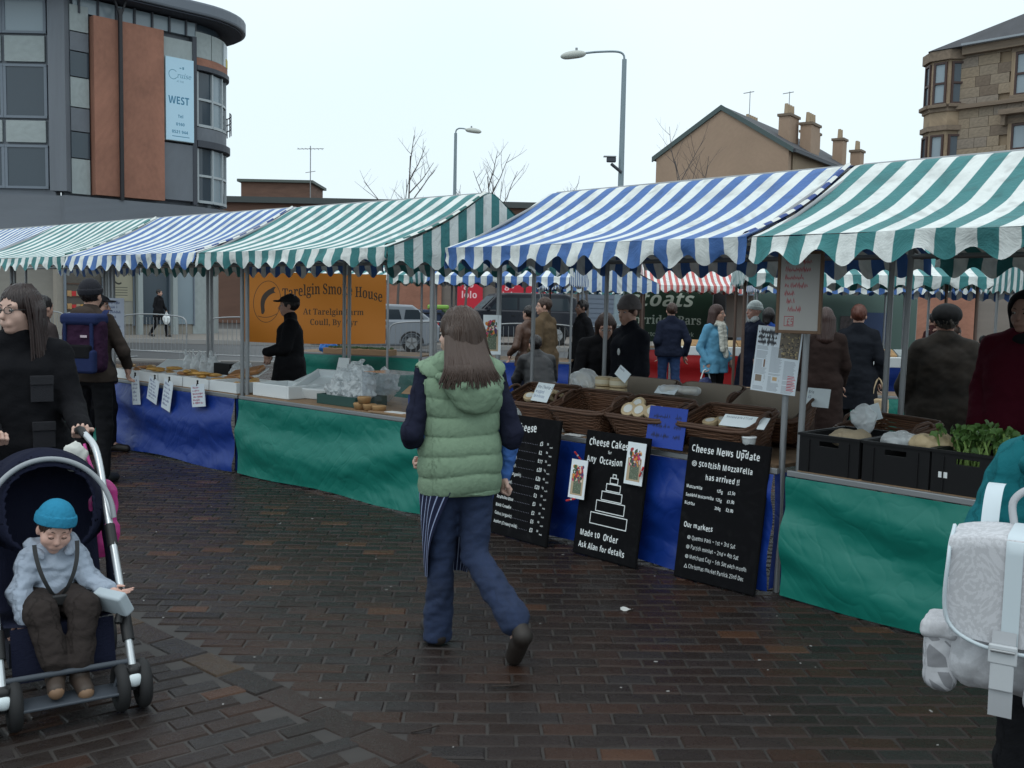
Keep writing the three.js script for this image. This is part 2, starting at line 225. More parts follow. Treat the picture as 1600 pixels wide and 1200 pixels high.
  g.userData.J = undefined; delete g.userData.J;
  if (o.extra) o.extra(g, J, s, mk, onHead);
  return g;
}
// ---------- ground, paving, road
structure(obj('ground', new THREE.PlaneGeometry(600, 600).rotateX(-Math.PI / 2).translate(0, -.03, -150), mottled(.055, .052, .05, .25, .6)));
{
  const joint = mottled(.029, .023, .020, .3, .6); joint.map.repeat.set(30, 30);
  const plaza = new THREE.Group(); plaza.name = numbered('plaza_paving'); scene.add(plaza); structure(plaza);
  obj('joint_bed', new THREE.PlaneGeometry(44, 27).rotateX(-Math.PI / 2).translate(-2, -.0062, -11.4), joint, plaza);
  const pal = [[.025, .016, .013], [.031, .019, .015], [.023, .017, .015], [.027, .022, .021], [.038, .020, .014], [.021, .015, .013], [.034, .021, .017], [.028, .020, .018]], odd = [[.07, .034, .02], [.06, .04, .026]];
  const wet = dataTex(256, 256, (u, v) => { const n = 105 + 80 * wn(u, v, 9, 2) + 50 * wn(u, v, 30, 5) + (rnd() - .5) * 40; return [n, n, n]; });
  const mats = [...pal, ...odd].map(c => new THREE.MeshPhysicalMaterial({ color: lin(...c), specularIntensity: .38, roughness: .7, roughnessMap: wet, bumpMap: bumpRough, bumpScale: .0025 }));
  const stuffMat = new THREE.MeshPhysicalMaterial({ vertexColors: true, specularIntensity: .38, roughness: .7, roughnessMap: wet, bumpMap: bumpRough, bumpScale: .0025 });
  const brickG = (w, d, vari) => { // worn brick: domed top edge, uneven corners
    const h = .03, e = .007, j = () => rr(-.0025, .0025), P = [], ix = [];
    const ring = (ww, dd, y) => { for (const [a, b] of [[-1, -1], [1, -1], [1, 1], [-1, 1]]) P.push([a * ww / 2 + j(), y + j() * vari, b * dd / 2 + j()]); };
    ring(w, d, -h); ring(w, d, -e); ring(w - e * 2, d - e * 2, 0); P.push([0, .0015, 0]);
    const pos = [], tri = (a, b, c) => pos.push(...P[a], ...P[b], ...P[c]);
    for (let l = 0; l < 2; l++) for (let i = 0; i < 4; i++) { const a = l * 4 + i, b = l * 4 + (i + 1) % 4; tri(a, a + 4, b); tri(b, a + 4, b + 4); }
    for (let i = 0; i < 4; i++) tri(8 + i, 12, 8 + (i + 1) % 4);
    const g = new THREE.BufferGeometry(); g.setAttribute('position', new THREE.Float32BufferAttribute(pos, 3)); g.computeVertexNormals();
    const uv = []; const ox = rnd(), oz = rnd(); for (let i = 0; i < pos.length; i += 3) uv.push(pos[i] * 3 + ox, pos[i + 2] * 3 + oz); g.setAttribute('uv', new THREE.Float32BufferAttribute(uv, 2)); return g;
  };
  const variants = []; for (let i = 0; i < 8; i++) variants.push(brickG(.203, .096, 1)); const setts = []; for (let i = 0; i < 4; i++) setts.push(brickG(.29, .15, 1));
  // band of larger setts divides the two laying directions
  const B0 = V(-1.34, 0, -4.41), bd = V(.75, 0, .66).normalize(), bn = V(-bd.z, 0, bd.x); // bn points to the near left panel
  const side = (x, z) => (x - B0.x) * bn.x + (z - B0.z) * bn.z;
  const list = [];
  const put = (x, z, a, g, kind) => { const X = Math.abs(x), d = -z; if (d < 1.6 || d > 24 || X > d * .58 + 1.1) return; list.push({ x, z, a, g, kind, d: Math.hypot(x, z) }); };
  for (let r = 0; r < 215; r++) { const z = -1.8 - r * .1045, off = (r % 2) * .106 + rr(-.02, .02); for (let k = -76; k < 76; k++) { const x = k * .212 + off + z * .02; if (side(x, z - x * .03) > -.1) continue; put(x, z - x * .03, R(1.7) + rr(-.012, .012), variants[(rnd() * 8) | 0], 0); } }
  for (let r = -30; r < 60; r++) for (let k = -40; k < 40; k++) { const u = k * .212 + (r & 1) * .106, w = r * .1045, a = R(-38), x = -2 + u * Math.cos(a) - w * Math.sin(a), zz = -3.6 + u * Math.sin(a) + w * Math.cos(a); if (side(x, zz) < .1) continue; put(x, zz, -a + rr(-.012, .012), variants[(rnd() * 8) | 0], 0); }
  for (let k = -14; k < 18; k++) put(B0.x + bd.x * k * .3, B0.z + bd.z * k * .3, -Math.atan2(bd.z, bd.x), setts[(rnd() * 4) | 0], 1);
  // nearest first
  const inView = b => Math.abs(b.x) < b.d * .53 && -b.z > 3.45; list.sort((p, q) => (inView(q) - inView(p)) || p.d - q.d);
  const rest = [], m4 = new THREE.Matrix4(), q4 = new THREE.Quaternion(), UP = V(0, 1, 0);
  list.forEach((b, i) => {
    const ci = b.kind ? (rnd() < .3 ? 9 : (rnd() * 8) | 0) : rnd() < .035 ? 8 : (rnd() * pal.length) | 0, y = rr(-.002, .0015);
    if (i < 300) { const o = obj('brick', b.g, mats[ci], plaza); o.position.set(b.x, y, b.z); o.rotation.y = b.a; o.rotation.x = rr(-.008, .008); o.rotation.z = rr(-.006, .006); }
    else { const g = b.g.clone(); g.applyMatrix4(m4.compose(V(b.x, y, b.z), q4.setFromAxisAngle(UP, b.a), V(1, 1, 1))); const n = g.attributes.position.count, c = new Float32Array(n * 3), p = ci < 8 ? pal[ci] : odd[ci - 8], k = rr(.85, 1.15); for (let j = 0; j < n; j++) { c[j * 3] = p[0] * k; c[j * 3 + 1] = p[1] * k; c[j * 3 + 2] = p[2] * k; } g.setAttribute('color', new THREE.BufferAttribute(c, 3)); rest.push(g); }
  });
  const f = obj('brick_field', mergeGeometries(rest), stuffMat, plaza); f.userData.kind = 'stuff';
  console.log('bricks', list.length);
}
// specks of litter and twigs on the bricks
{
  const sp = []; for (let i = 0; i < 80; i++) { const d = rr(3.5, 9), x = rr(-.5, .55) * d; const s = rr(.003, .008); sp.push(box(s * rr(1, 2.5), .003, s, 0, 0, 0).rotateY(rr(0, 6)).translate(x, .004, -d)); }
  const o = obj('litter_specks', sp, mat(.3, .29, .28, .8)); tag(o, 'tiny pale specks of litter scattered over the wet bricks', 'litter', null, 'stuff');
  for (const [x, d, a] of [[-.31, 3.75, .5], [.0, 4.2, .1], [-.55, 4.6, 1.1]]) { const t = thing('twig', 'small dark twig lying on the wet brick paving', 'twig', [x, .006, -d], a, 'fallen twigs'); obj('stem', tube([[-.06, 0, 0], [-.01, .004, .008], [.06, .002, -.006]], .0035, 10, 5), mat(.03, .02, .016, .8), t); }
  tag(obj('paper_scrap', sheet(4, 3, (u, v) => [.62 + u * .07, .006 + .008 * Math.sin(u * 5 + v * 3), -5.35 + v * .035]), mat(.6, .6, .58, .8)), 'white paper scrap lying on bricks before the chalkboards', 'paper');
}
// road beyond the market, far pavement with kerb
structure(obj('road', new THREE.PlaneGeometry(160, 9.4).rotateX(-Math.PI / 2).translate(0, -.02, -29.4), mottled(.062, .064, .068, .2, .55)));
structure(obj('lane_line', [0, 1, 2, 3, 4, 5, 6, 7].map(i => box(2, .004, .12, -22 + i * 6, -.012, -29.4)), mat(.6, .6, .58, .7)));
structure(obj('far_pavement', box(160, .13, 12, 0, .045, -40.1), mottled(.22, .2, .18, .15, .8)));
structure(obj('kerb', box(160, .15, .15, 0, .058, -34.02), mat(.26, .25, .24, .8)));
structure(obj('near_kerb', box(160, .1, .2, 0, 0, -24.65), mat(.24, .23, .22, .8)));
// ---------- market stalls
function stripes(r, g, b, pair = .19, base = [.74, .77, .75]) { // dyed stripes, 8 pairs across the tile, with stains
  const t = dataTex(1024, 512, (u, v) => {
    const ph = (u * 8) % 1, st = 1 + .06 * wn(u, v, 20, 2) + .05 * wn(u, v, 70, 7), dirt = Math.max(0, wn(u, v, 26, 9) - .15) * .5 + Math.max(0, wn(u, v, 9, 5) - .2) * .35, e = Math.min(1, Math.max(0, (Math.abs(ph - .5) - .25) * 60 + .5));
    const c = [0, 1, 2].map(i => { const k = [r, g, b][i] * (1 - e) + base[i] * e; return 255 * Math.pow(Math.max(0, k * st * (1 - dirt)), 1 / 2.2); }); return c;
  }, true);
  t.repeat.set(1 / (8 * pair), .5); t.anisotropy = 8;
  return new THREE.MeshPhysicalMaterial({ map: t, roughness: .75, side: THREE.DoubleSide, bumpMap: bumpCloth, bumpScale: .006, transmission: .05, thickness: 0 });
}
const STR = { green: stripes(.035, .20, .205), blue: stripes(.055, .15, .40), red: stripes(.52, .12, .11, .12) };
const STEEL = mat(.30, .31, .32, .45, { metalness: .6 }), RUSTY = mottled(.10, .06, .045, .4, .7), PLYWOOD = mottled(.30, .19, .11, .2, .7);
const TARP = { green: mat(.002, .17, .13, .45, { bumpMap: bumpTarp, bumpScale: .007 }), blue: mat(.004, .035, .25, .45, { bumpMap: bumpTarp, bumpScale: .007 }), red: mat(.45, .012, .015, .45) };
const HEM = { green: [mat(.02, .12, .11, .7), mat(.66, .68, .64, .7)], blue: [mat(.025, .06, .22, .7), mat(.66, .68, .66, .7)] };
let stallNo = 0;
// a stall: origin at its front left post, x along the front, z towards the customers
function stall(o) {
  const L = o.L || 2.46, D = o.D || 1.22, n = ++stallNo, ov = o.ov === undefined ? .035 : o.ov, fo = o.fo || .5, ro = o.ro || .5, yE = o.eave || 2.05, yR = yE + .51, steel = o.rust ? RUSTY : STEEL;
  const g = thing('market_stall', o.label, 'market stall', at(o.at[0], o.at[1]), -R(o.th), 'striped market stalls');
  const dx = (o.lean || 0);
  for (const x of [0, L]) for (const z of [0, -D]) obj('post', rod([x, 0, z], [x + dx, yE + .02, z], .019, .019, 10), steel, g);
  obj('rail', rod([-.02 + dx, yE - .03, 0], [L + .02 + dx, yE - .03, 0], .017), steel, g); obj('rail', rod([-.02 + dx, yE - .03, -D], [L + .02 + dx, yE - .03, -D], .017), steel, g);
  for (const x of [0, L]) { obj('rafter', rod([x, yE - .02, fo - .05], [x, yR - .03, -D / 2], .014), steel, g); obj('rafter', rod([x, yE - .02, -D - ro + .05], [x, yR - .03, -D / 2], .014), steel, g); }
  obj('ridge_pole', rod([0, yR - .025, -D / 2], [L, yR - .025, -D / 2], .016), steel, g);
  const m = STR[o.colour], x0 = -ov, W = L + ov * 2, nx = o.far ? 24 : 72, so = n * 3.3;
  const prof = (t) => { // t 0..1 front eave -> ridge, 1..2 ridge -> rear eave
    const a = t <= 1 ? t : 2 - t, z = t <= 1 ? fo + (-D / 2 - fo) * t : -D / 2 + (-D - ro + D / 2) * (t - 1); return [z, yE + (yR - yE) * a - .055 * Math.sin(Math.PI * Math.min(1, a * 1.04)) - (a > .94 ? (a - .94) * .25 : 0)]; };
  const roof = sheet(nx, o.far ? 16 : 44, (u, v) => { const [z, y] = prof(v * 2), x = x0 + u * W, a = v <= .5 ? v * 2 : 2 - v * 2; return [x, y + Math.sin(a * Math.PI) * (.014 * Math.cos(u * Math.PI * 2) + .02 * fbm(x * 1.5 + so, z * 1.3, so)) - .02 * Math.sin(u * Math.PI) * Math.sin(a * 3.1), z]; }, (u, v) => { const x = x0 + u * W; return [x + .0475 + .008 * fbm(x * 1.6, v < .06 ? 0 : v * 3, so), v * 2.6]; });
  const can = obj('canopy', roof, m, g);
  const val = (zf, ph, drop) => sheet(nx * 2, 4, (u, v) => { const x = x0 + u * W, sc = .033 * (1 + .45 * fbm(x * 1.7, so, 4)) * Math.cos((x / .245 + ph + .12 * fbm(x * .8, so, 6)) * 2 * Math.PI); return [x, yE - v * (drop + .016 * fbm(x * .9 + so, 2, so) + sc * v) - .012 * fbm(x * 1.4, so, 1), zf + Math.sign(zf) * v * (.015 + .03 * fbm(x * 2.4 + so, v, ph * 9)) + .025 * v * Math.sin(x * 3 + so)]; }, (u, v) => { const x = x0 + u * W; return [x + .0475 + .008 * fbm(x * 1.6, v, so), v * .13]; });
  obj('front_valance', val(fo, .2 + n * .13, .115), m, can); obj('rear_valance', val(-D - ro, .6, .115), m, can);
  for (const e of [0, 1]) if (!o.noGable || !o.noGable.includes(e)) {
    const x = e ? L + ov : -ov, z0 = fo - .004, z1 = -D - ro + .004, drop = o.drop || .12;
    obj('gable', sheet(o.far ? 24 : 60, 8, (u, v) => { const z = z0 + (z1 - z0) * u, t = u <= (fo + D / 2) / (fo + D + ro) ? (fo - z) / (fo + D / 2) : 1 + (-D / 2 - z) / (D / 2 + ro), top = prof(Math.max(0, Math.min(2, t)))[1] - .004, bot = yE - drop - .03 * Math.cos(z / .245 * 6.283); return [x + (e ? 1 : -1) * v * (.01 + .012 * fbm(z * 2, v * 2, so)), top + (bot - top) * v, z]; }, (u, v) => [z0 + (z1 - z0) * u, v * .6]), m, can);
  }
  if (HEM[o.colour] && !o.far) { // rolled hem at the right-hand edge: the stripes seen end on
    for (let i = 0; i < 14; i++) { const t0 = i / 15, t1 = (i + 1) / 15, [z0, y0] = prof(t0), [z1, y1] = prof(t1), x = L + ov; obj('hem_patch', sheet(3, 3, (u, v) => [x - .03 + u * .05, y0 + (y1 - y0) * v + .012 + .02 * Math.sin(u * 2.6), z0 + (z1 - z0) * v]), HEM[o.colour][i % 2], can); }
  }
  // counter
  const th = o.tableH || .75, tz0 = o.tz0 === undefined ? -.98 : o.tz0;
  if (o.table !== 0) {
    const nb = 4, bw = (.05 - tz0) / nb; for (let i = 0; i < nb; i++) obj('plank', box(L - .06, .022, bw - .004, L / 2, th - .011, tz0 + bw * (i + .5)), PLYWOOD, g);
    obj('edge_rail', rbox(L + .04, .035, .025, .006, L / 2, th - .022, .066), STEEL, g);
    for (const z of [-.1, tz0 + .06]) for (const x of [.25, L - .25]) obj('trestle_leg', rod([x, 0, z], [x, th - .024, z], .018), steel, g);
  }
  if (o.skirt) for (const [a, b, col, sd] of o.skirt) {
    const w = b - a, H = th - .045; obj('skirt', sheet(o.far ? 16 : 64, o.far ? 8 : 32, (u, v) => {
      const x = a + u * w, c = u - .5, swag = v * 1.7 + 2.2 * c * c + sd * .37, hang = Math.min(1, v * 3) * (1 - .55 * v);
      const z = .085 + hang * (.034 * Math.sin(swag * 5.2 + c * (sd % 2 ? 2.5 : -2.2)) + .016 * fbm(x * 2.2 + sd * 7, v * 3, sd) + .02) + v * .012 + .008 * fbm(x * 5, v * 6 + sd, 3); return [x, th - .04 - v * (H - .012 + .01 * Math.sin(x * 4)), z];
    }, (u, v) => [u * w, v * H]), TARP[col], g);
    if (!o.far) { obj('side_skirt', sheet(16, 10, (u, v) => [b - .004 + .012 * Math.sin(v * 4 + u * 5), th - .04 - v * (H - .02), .07 + u * (tz0 + .1)]), TARP[col], g); }
  }
  return g;
}
const ST = {};
ST.green = stall({ at: [-2.484, 9.277], th: 41, L: 2.459, colour: 'green', noGable: [0], skirt: [[-.02, 2.5, 'green', 1]], label: 'green striped stall with green skirt selling pies beside the gap' });
ST.blue = stall({ at: [-4.40, 10.94], th: 41, L: 2.46, colour: 'blue', noGable: [0, 1], skirt: [[-.02, 2.46, 'blue', 2]], label: 'blue striped stall with blue skirt selling smoked fish' });
stall({ at: [-6.32, 12.61], th: 41, L: 2.46, colour: 'green', noGable: [0, 1], skirt: [[0, 2.46, 'green', 3]], label: 'green striped stall behind the man with the rucksack' });
stall({ at: [-8.24, 14.27], th: 41, L: 2.46, colour: 'blue', noGable: [0, 1], far: 1, skirt: [[0, 2.46, 'blue', 4]], label: 'blue striped stall at the far end of the row' });
ST.cheese = stall({ at: [-.117, 7.566], th: 47, L: 2.495, colour: 'blue', noGable: [1], lean: .01, skirt: [[0, 2.5, 'blue', 5]], label: 'blue striped cheese stall with chalkboards leaning on its blue skirt' });
ST.right = stall({ at: [1.655, 5.665], th: 47, L: 2.46, colour: 'green', noGable: [0], lean: .03, skirt: [[-.02, 2.5, 'green', 6]], label: 'green striped stall with green skirt and black crates on its counter' });
// the second row behind, facing this way
stall({ at: [-3.81, 17.04], th: 20, L: 2.46, colour: 'green', far: 1, skirt: [[0, 2.46, 'green', 7]], label: 'green striped stall with green skirt behind the orange banner' });
stall({ at: [-1.25, 16.0], th: 12, L: 2.2, colour: 'blue', far: 1, rust: 0, skirt: [[0, 2.2, 'blue', 8]], label: 'blue striped stall before the parked black car' });
stall({ at: [.75, 20.6], th: 80, L: 2.46, colour: 'blue', far: 1, fo: .3, ro: .3, drop: .17, rust: 1, label: 'blue striped stall standing end on beside the porridge bar stall', table: 0 });
stall({ at: [2.62, 20], th: 4, L: 2.46, colour: 'red', far: 1, rust: 1, skirt: [[0, 2.46, 'red', 9]], tableH: .8, label: 'red striped stall with red skirt selling porridge bars' });
stall({ at: [2.72, 11.75], th: 8, L: 2.6, colour: 'green', far: 1, rust: 1, fo: .4, skirt: [[.5, 2.6, 'green', 10]], tableH: .68, tz0: -.5, label: 'green striped stall with rusty posts beyond the crates' });
stall({ at: [6.5, 15.6], th: 78, L: 2.4, colour: 'blue', far: 1, fo: .3, ro: .3, drop: .2, table: 0, label: 'blue striped stall standing end on beyond the man in the beret' });
stall({ at: [6.4, 12.2], th: 5, L: 2.46, colour: 'green', far: 1, skirt: [[0, 2.46, 'green', 11]], label: 'green striped stall behind the man in the maroon fleece' });
stall({ at: [.75, 28], th: 5, L: 2.4, colour: 'green', far: 1, table: 0, label: 'small distant green striped stall by the road' });
stall({ at: [4.2, 17.2], th: 6, L: 2.46, colour: 'blue', far: 1, skirt: [[0, 2.46, 'blue', 12]], tableH: .82, label: 'blue striped stall with pale counter and grey green backdrop' });
// ---------- things on and round the stalls. loc(): a point in a stall's own frame
const loc = (s, x, y, z) => V(x, y, z).applyEuler(s.rotation).add(s.position).toArray();
const onStall = (s, name, label, cat, x, y, z, turn = 0, group) => thing(name, label, cat, loc(s, x, y, z), s.rotation.y + turn, group);
const WHITE = mat(.72, .75, .76, .6), CARD = mat(.74, .76, .76, .8), BROWNCARD = mottled(.33, .21, .12, .12, .85), BLACKPL = new THREE.MeshPhysicalMaterial({ color: lin(.008, .008, .009), roughness: .5, specularIntensity: .5, side: THREE.DoubleSide }), CLEAR = new THREE.MeshPhysicalMaterial({ color: lin(.95, .96, .97), roughness: .12, transmission: 1, thickness: 0, side: THREE.DoubleSide }), FILM = new THREE.MeshPhysicalMaterial({ color: lin(.9, .92, .93), roughness: .32, transmission: .55, thickness: 0, side: THREE.DoubleSide });
const TH = .75;
// chalkboards
// handwriting too small to read in the photograph: a joined-up pen line
function scrawl(c, x, y, len, h, col, lw = 3) { c.strokeStyle = col; c.lineWidth = lw; c.beginPath(); c.moveTo(x, y); let q = x; while (q < x + len) { const st = h * (.18 + rnd() * .25); if (rnd() < .12) { q += h * .35; c.moveTo(q, y); continue; } c.lineTo(q + st * .5, y - h * (.3 + rnd() * .7)); c.lineTo(q + st, y + h * (rnd() - .5) * .25); q += st; } c.stroke(); }
function board(x, z, w, h, turn, label, draw) {
  const g = onStall(ST.cheese, 'chalkboard', label, 'chalkboard', x, 0, z, turn, 'chalkboards leaning on the cheese stall'), tilt = new THREE.Group();
  const lean = R(-8), mk = geo => geo.translate(0, h / 2, 0).rotateX(lean).translate(0, .004, 0);
  obj('panel', mk(rbox(w, h, .016, .004)), new THREE.MeshPhysicalMaterial({ color: lin(.006, .006, .007), roughness: .8, specularIntensity: .25 }), g);
  const t = canvasTex(768, Math.round(768 * h / w), (c, W, H) => { c.fillStyle = '#0e0e11'; c.fillRect(0, 0, W, H); for (let i = 0; i < 260; i++) { c.fillStyle = `rgba(150,150,155,${rnd() * .035})`; c.beginPath(); c.ellipse(rnd() * W, rnd() * H, 10 + rnd() * 60, 5 + rnd() * 22, rnd() * 3, 0, 7); c.fill(); } draw(c, W, H); });
  obj('chalk_face', mk(new THREE.PlaneGeometry(w - .01, h - .01).translate(0, 0, .0105)), new THREE.MeshPhysicalMaterial({ map: t, roughness: .8, specularIntensity: .25 }), g);
  return g;
}
const W_ = { w: 'bold', nx: .74 };
board(.62, .335, .6, .87, R(-1), 'chalkboard listing cheese prices, leaning behind the walking woman', (c, W, H) => {
  hand(c, 'Cheese', W * .26, H * .12, 100, W_);
  const rows = [['', '3.50'], ['', '2.00'], ['        (organic)', '17.50'], ['        (organic)', '20'], ['   Smoked (organic)', '20'], ['        (herbs)', '20'], ['      Cheddar', '3.50'], ['Strathdon Blue', '3.50'], ['Black Crowdie', '2.00'], ['Caboc (organic)', '5.00'], ['Anster (Creamy mild)', '3.50']];
  rows.forEach(([a, p], i) => { const y = H * (.215 + i * .07); const e = hand(c, a, W * .06, y, 40, W_); for (let x = e + 12; x < W * .66; x += 22) { c.fillStyle = '#aab'; c.fillRect(x, y - 6, 5, 5); } hand(c, '£' + p.split('.')[0], W * .7, y, 48, W_); hand(c, p.split('.')[1] || 'kg', W * .82, y - 16, 26, W_); hand(c, 'each', W * .87, y + 8, 20, W_); });
});
board(1.38, .275, .55, .83, R(0), 'chalkboard with a drawn tiered cake, between the two other boards', (c, W, H) => {
  hand(c, 'Cheese Cakes', W * .05, H * .11, 94, W_); hand(c, 'for', W * .38, H * .165, 40, W_); hand(c, 'Any  Occasion', W * .05, H * .25, 84, W_);
  c.strokeStyle = '#e8ecec'; c.lineWidth = 9; c.lineJoin = 'round'; [[.22, .68, .58, .105], [.29, .575, .45, .1], [.36, .49, .32, .08], [.42, .42, .22, .065], [.47, .365, .12, .05], [.505, .33, .05, .032]].forEach(([x, y, w, h]) => { c.strokeRect(W * x, H * (y - h * .3), W * w, H * h * .85); });
  hand(c, 'Made to  Order', W * .08, H * .85, 82, W_); hand(c, 'Ask Alan for details', W * .08, H * .945, 76, W_);
});
board(2.19, .20, .57, .87, R(2), 'chalkboard headed Cheese News Update, beside the blue stall corner', (c, W, H) => {
  hand(c, 'Cheese News Update', W * .04, H * .1, 82, W_); hand(c, '◎ Scottish Mozzarella', W * .07, H * .2, 70, W_); hand(c, 'has arrived !!', W * .26, H * .285, 66, W_);
  [['Mozzarella', '125g', '£2.50'], ['Smoked Mozzarella', '125g', '£3.00'], ['Ricotta', '250g', '£2.00']].forEach((r, i) => { const y = H * (.36 + i * .06); hand(c, r[0], W * .03, y, 38, W_); hand(c, r[1], W * .42, y, 34, W_); hand(c, r[2], W * .56, y, 36, W_); });
  hand(c, 'Our markets', W * .05, H * .64, 60, W_);
  ['◎ Queens Park ~ 1st + 3rd Sat', '◎ Partick market ~ 2nd + 4th Sat', '◎ Merchant City ~ 5th Sat each month', '△ Christmas market Partick 23rd Dec'].forEach((s, i) => hand(c, s, W * .12, H * (.72 + i * .068), 46, { nx: .68 }));
});
function photoCard(p, turn, w, h, label, lean = 0) {
  const g = thing('photo_card', label, 'photo', p, turn, 'photographs of decorated cheese cakes');
  const t = canvasTex(160, 240, (c, W, H) => { c.fillStyle = '#e6ecef'; c.fillRect(0, 0, W, H); c.fillStyle = '#b9a184'; c.fillRect(16, 90, 120, 130); c.fillStyle = '#5f6a55'; c.fillRect(40, 110, 80, 100); for (let i = 0; i < 70; i++) { c.fillStyle = ['#c2336b', '#d8852c', '#3d5c34', '#4a2c5c', '#e4c9b0', '#a3222a', '#27402a'][i % 7]; c.beginPath(); c.ellipse(30 + rnd() * 90, 40 + rnd() * 90, 5 + rnd() * 12, 4 + rnd() * 9, rnd() * 3, 0, 7); c.fill(); } for (let i = 0; i < 90; i++) { c.fillStyle = ['#78806c', '#4c5346', '#99a08c'][i % 3]; c.fillRect(40 + rnd() * 78, 112 + rnd() * 96, 5, 3); } });
  obj('print', new THREE.BoxGeometry(w, h, .003).rotateX(lean), [0, 1, 2, 3, 5].length ? new THREE.MeshStandardMaterial({ map: t, roughness: .35 }) : null, g);
  return g;
}
const RED = mat(.5, .02, .02, .4);
const peg = (p, a, label) => { const g = thing('clothes_peg', label, 'peg', p, 0, 'red pegs on the cake board'); obj('jaws', rbox(.07, .012, .014, .004).rotateZ(a), RED, g); obj('spring', rod([0, -.004, .002], [0, .004, .012], .006), STEEL, g); };
{
  const s = ST.cheese, r = s.rotation.y;
  photoCard(loc(s, 1.57, .66, .215), r, .15, .27, 'photo of a flower topped cake pegged at the cake board right edge', R(-8));
  photoCard(loc(s, 1.12, .50, .262), r + .05, .14, .26, 'photo of a cake pegged at the cake board left edge', R(-8));
  photoCard(loc(s, -.02, 1.42, .04), r + R(35), .14, .3, 'photo of a cake and fruit clipped to the stall post');
  peg(loc(s, 1.64, .62, .235), 1.2, 'red peg on the right edge of the cake board'); peg(loc(s, 1.1, .655, .25), -.9, 'red peg above the pegged cake photo'); peg(loc(s, 1.09, .36, .295), .25, 'red peg below the pegged cake photo');
  // blue price sheet
  const b = onStall(s, 'price_sheet', 'blue handwritten price sheet hanging over the counter edge', 'sign', 1.72, .9, .1, 0);
  obj('sheet', new THREE.BoxGeometry(.3, .26, .004).rotateX(R(-10)), new THREE.MeshStandardMaterial({ map: canvasTex(256, 220, (c, W, H) => { c.fillStyle = '#1e3f9e'; c.fillRect(0, 0, W, H); for (let k = 0; k < 3; k++) { scrawl(c, 34, 60 + k * 52, 110, 22, '#0c1a4c'); scrawl(c, 180, 60 + k * 52, 44, 24, '#0c1a4c'); } }), roughness: .6 }), b);
}
// wicker baskets
const WICK = mottled(.125, .052, .024, .5, .55), WICKD = mottled(.08, .036, .019, .4, .6), LINEN = mat(.30, .25, .2, .9);
function makeBasket(lined) {
  const g = new THREE.Group(); const w = .52, d = .38, h = .18, path = (sc, y, wob, ph) => { const P = [], W = w / 2 * sc, D = d / 2 * sc, rc = .05; const n = 56; for (let i = 0; i < n; i++) { const a = i / n * Math.PI * 2, e = .2, x = Math.sign(Math.cos(a)) * Math.pow(Math.abs(Math.cos(a)), e) * W, z = Math.sign(Math.sin(a)) * Math.pow(Math.abs(Math.sin(a)), e) * D, o = 1 + wob * (i % 2 ? 1 : -1) * ph; P.push([x * o, y + rr(-.002, .002), z * o]); } return P; };
  const rows = []; for (let i = 0; i < 13; i++) rows.push(tube(path(.8 + .2 * i / 12, .012 + i * .0132, .017, i % 2 ? 1 : -1), .0078, 112, 5, true));
  obj('weave', rows, WICK, g);
  obj('rim', [tube(path(1.03, h + .005, .004, 1), .013, 80, 6, true), tube(path(1.0, h + .018, .006, -1), .01, 80, 6, true)], WICKD, g);
  for (const s of [-1, 1]) obj('handle', tube([[s * .265, h, -.09], [s * .275, h + .045, -.06], [s * .28, h + .055, 0], [s * .275, h + .045, .06], [s * .265, h, .09]], .011, 20, 6), WICKD, g);
  obj('base', box(w * .76, .012, d * .76, 0, .008, 0), WICKD, g);
  if (lined) obj('lining', sheet(40, 6, (u, v) => { const a = u * Math.PI * 2, k = .76 + .24 * v, f = c => Math.sign(c) * Math.pow(Math.abs(c), .2); return [f(Math.cos(a)) * (w / 2 - .014) * k, .02 + v * (h + .012), f(Math.sin(a)) * (d / 2 - .014) * k]; }), LINEN, g);
  return g;
}
const bp = [makeBasket(0), makeBasket(1)];
function basket(s, x, z, turn, tilt, kind, label, lift = 0) {
  const b = bp[kind].clone(); b.name = numbered('wicker_basket'); scene.add(b); tag(b, label, 'basket', 'wicker baskets on the cheese stall');
  b.position.set(...loc(s, x, TH + .004 + lift, z)); b.rotation.set(0, s.rotation.y + turn, 0, 'YXZ'); b.rotateX(tilt); return b;
}
const C = ST.cheese;
basket(C, .38, -.16, .1, .32, 0, 'wicker basket of wrapped cheeses with a white price card', .055);
basket(C, .9, -.14, 0, .3, 0, 'wicker basket beside the cheese basket with the price card', .05);
basket(C, 1.43, -.15, -.05, .3, 0, 'wicker basket with cheese rounds above the blue price sheet', .05);
basket(C, 2.04, -.14, 0, .28, 0, 'wicker basket behind the white tubs at the stall corner', .05);
basket(C, .95, -.62, 0, .42, 1, 'linen lined wicker basket behind the stacked jars', .11);
basket(C, 1.5, -.64, 0, .42, 1, 'linen lined wicker basket beside the pale wrapped sausage', .11);
basket(C, 2.05, -.62, .1, .4, 1, 'linen lined wicker basket behind the newspaper page', .11);
basket(ST.right, .2, -.72, -.3, .2, 0, 'wicker basket standing behind the first black crate', .03);
for (const x of [.38, .9, 1.43, 2.04]) { const g = onStall(C, 'basket_prop', 'dark wooden block propping a basket on the cheese counter', 'wood block', x, TH, -.3, 0, 'blocks under the tilted baskets'); obj('block', rbox(.34, .1, .08, .006, 0, .051, 0), WICKD, g); }
for (const x of [.95, 1.5, 2.05]) { const g = onStall(C, 'basket_prop', 'dark wooden block propping a lined basket at the counter rear', 'wood block', x, TH, -.78, 0, 'blocks under the lined baskets'); obj('block', rbox(.34, .2, .1, .006, 0, .101, 0), WICKD, g); }
const RIND = mottled(.55, .42, .25, .15, .6), CREAM = mat(.66, .58, .42, .5), WAXP = mat(.7, .7, .66, .45);
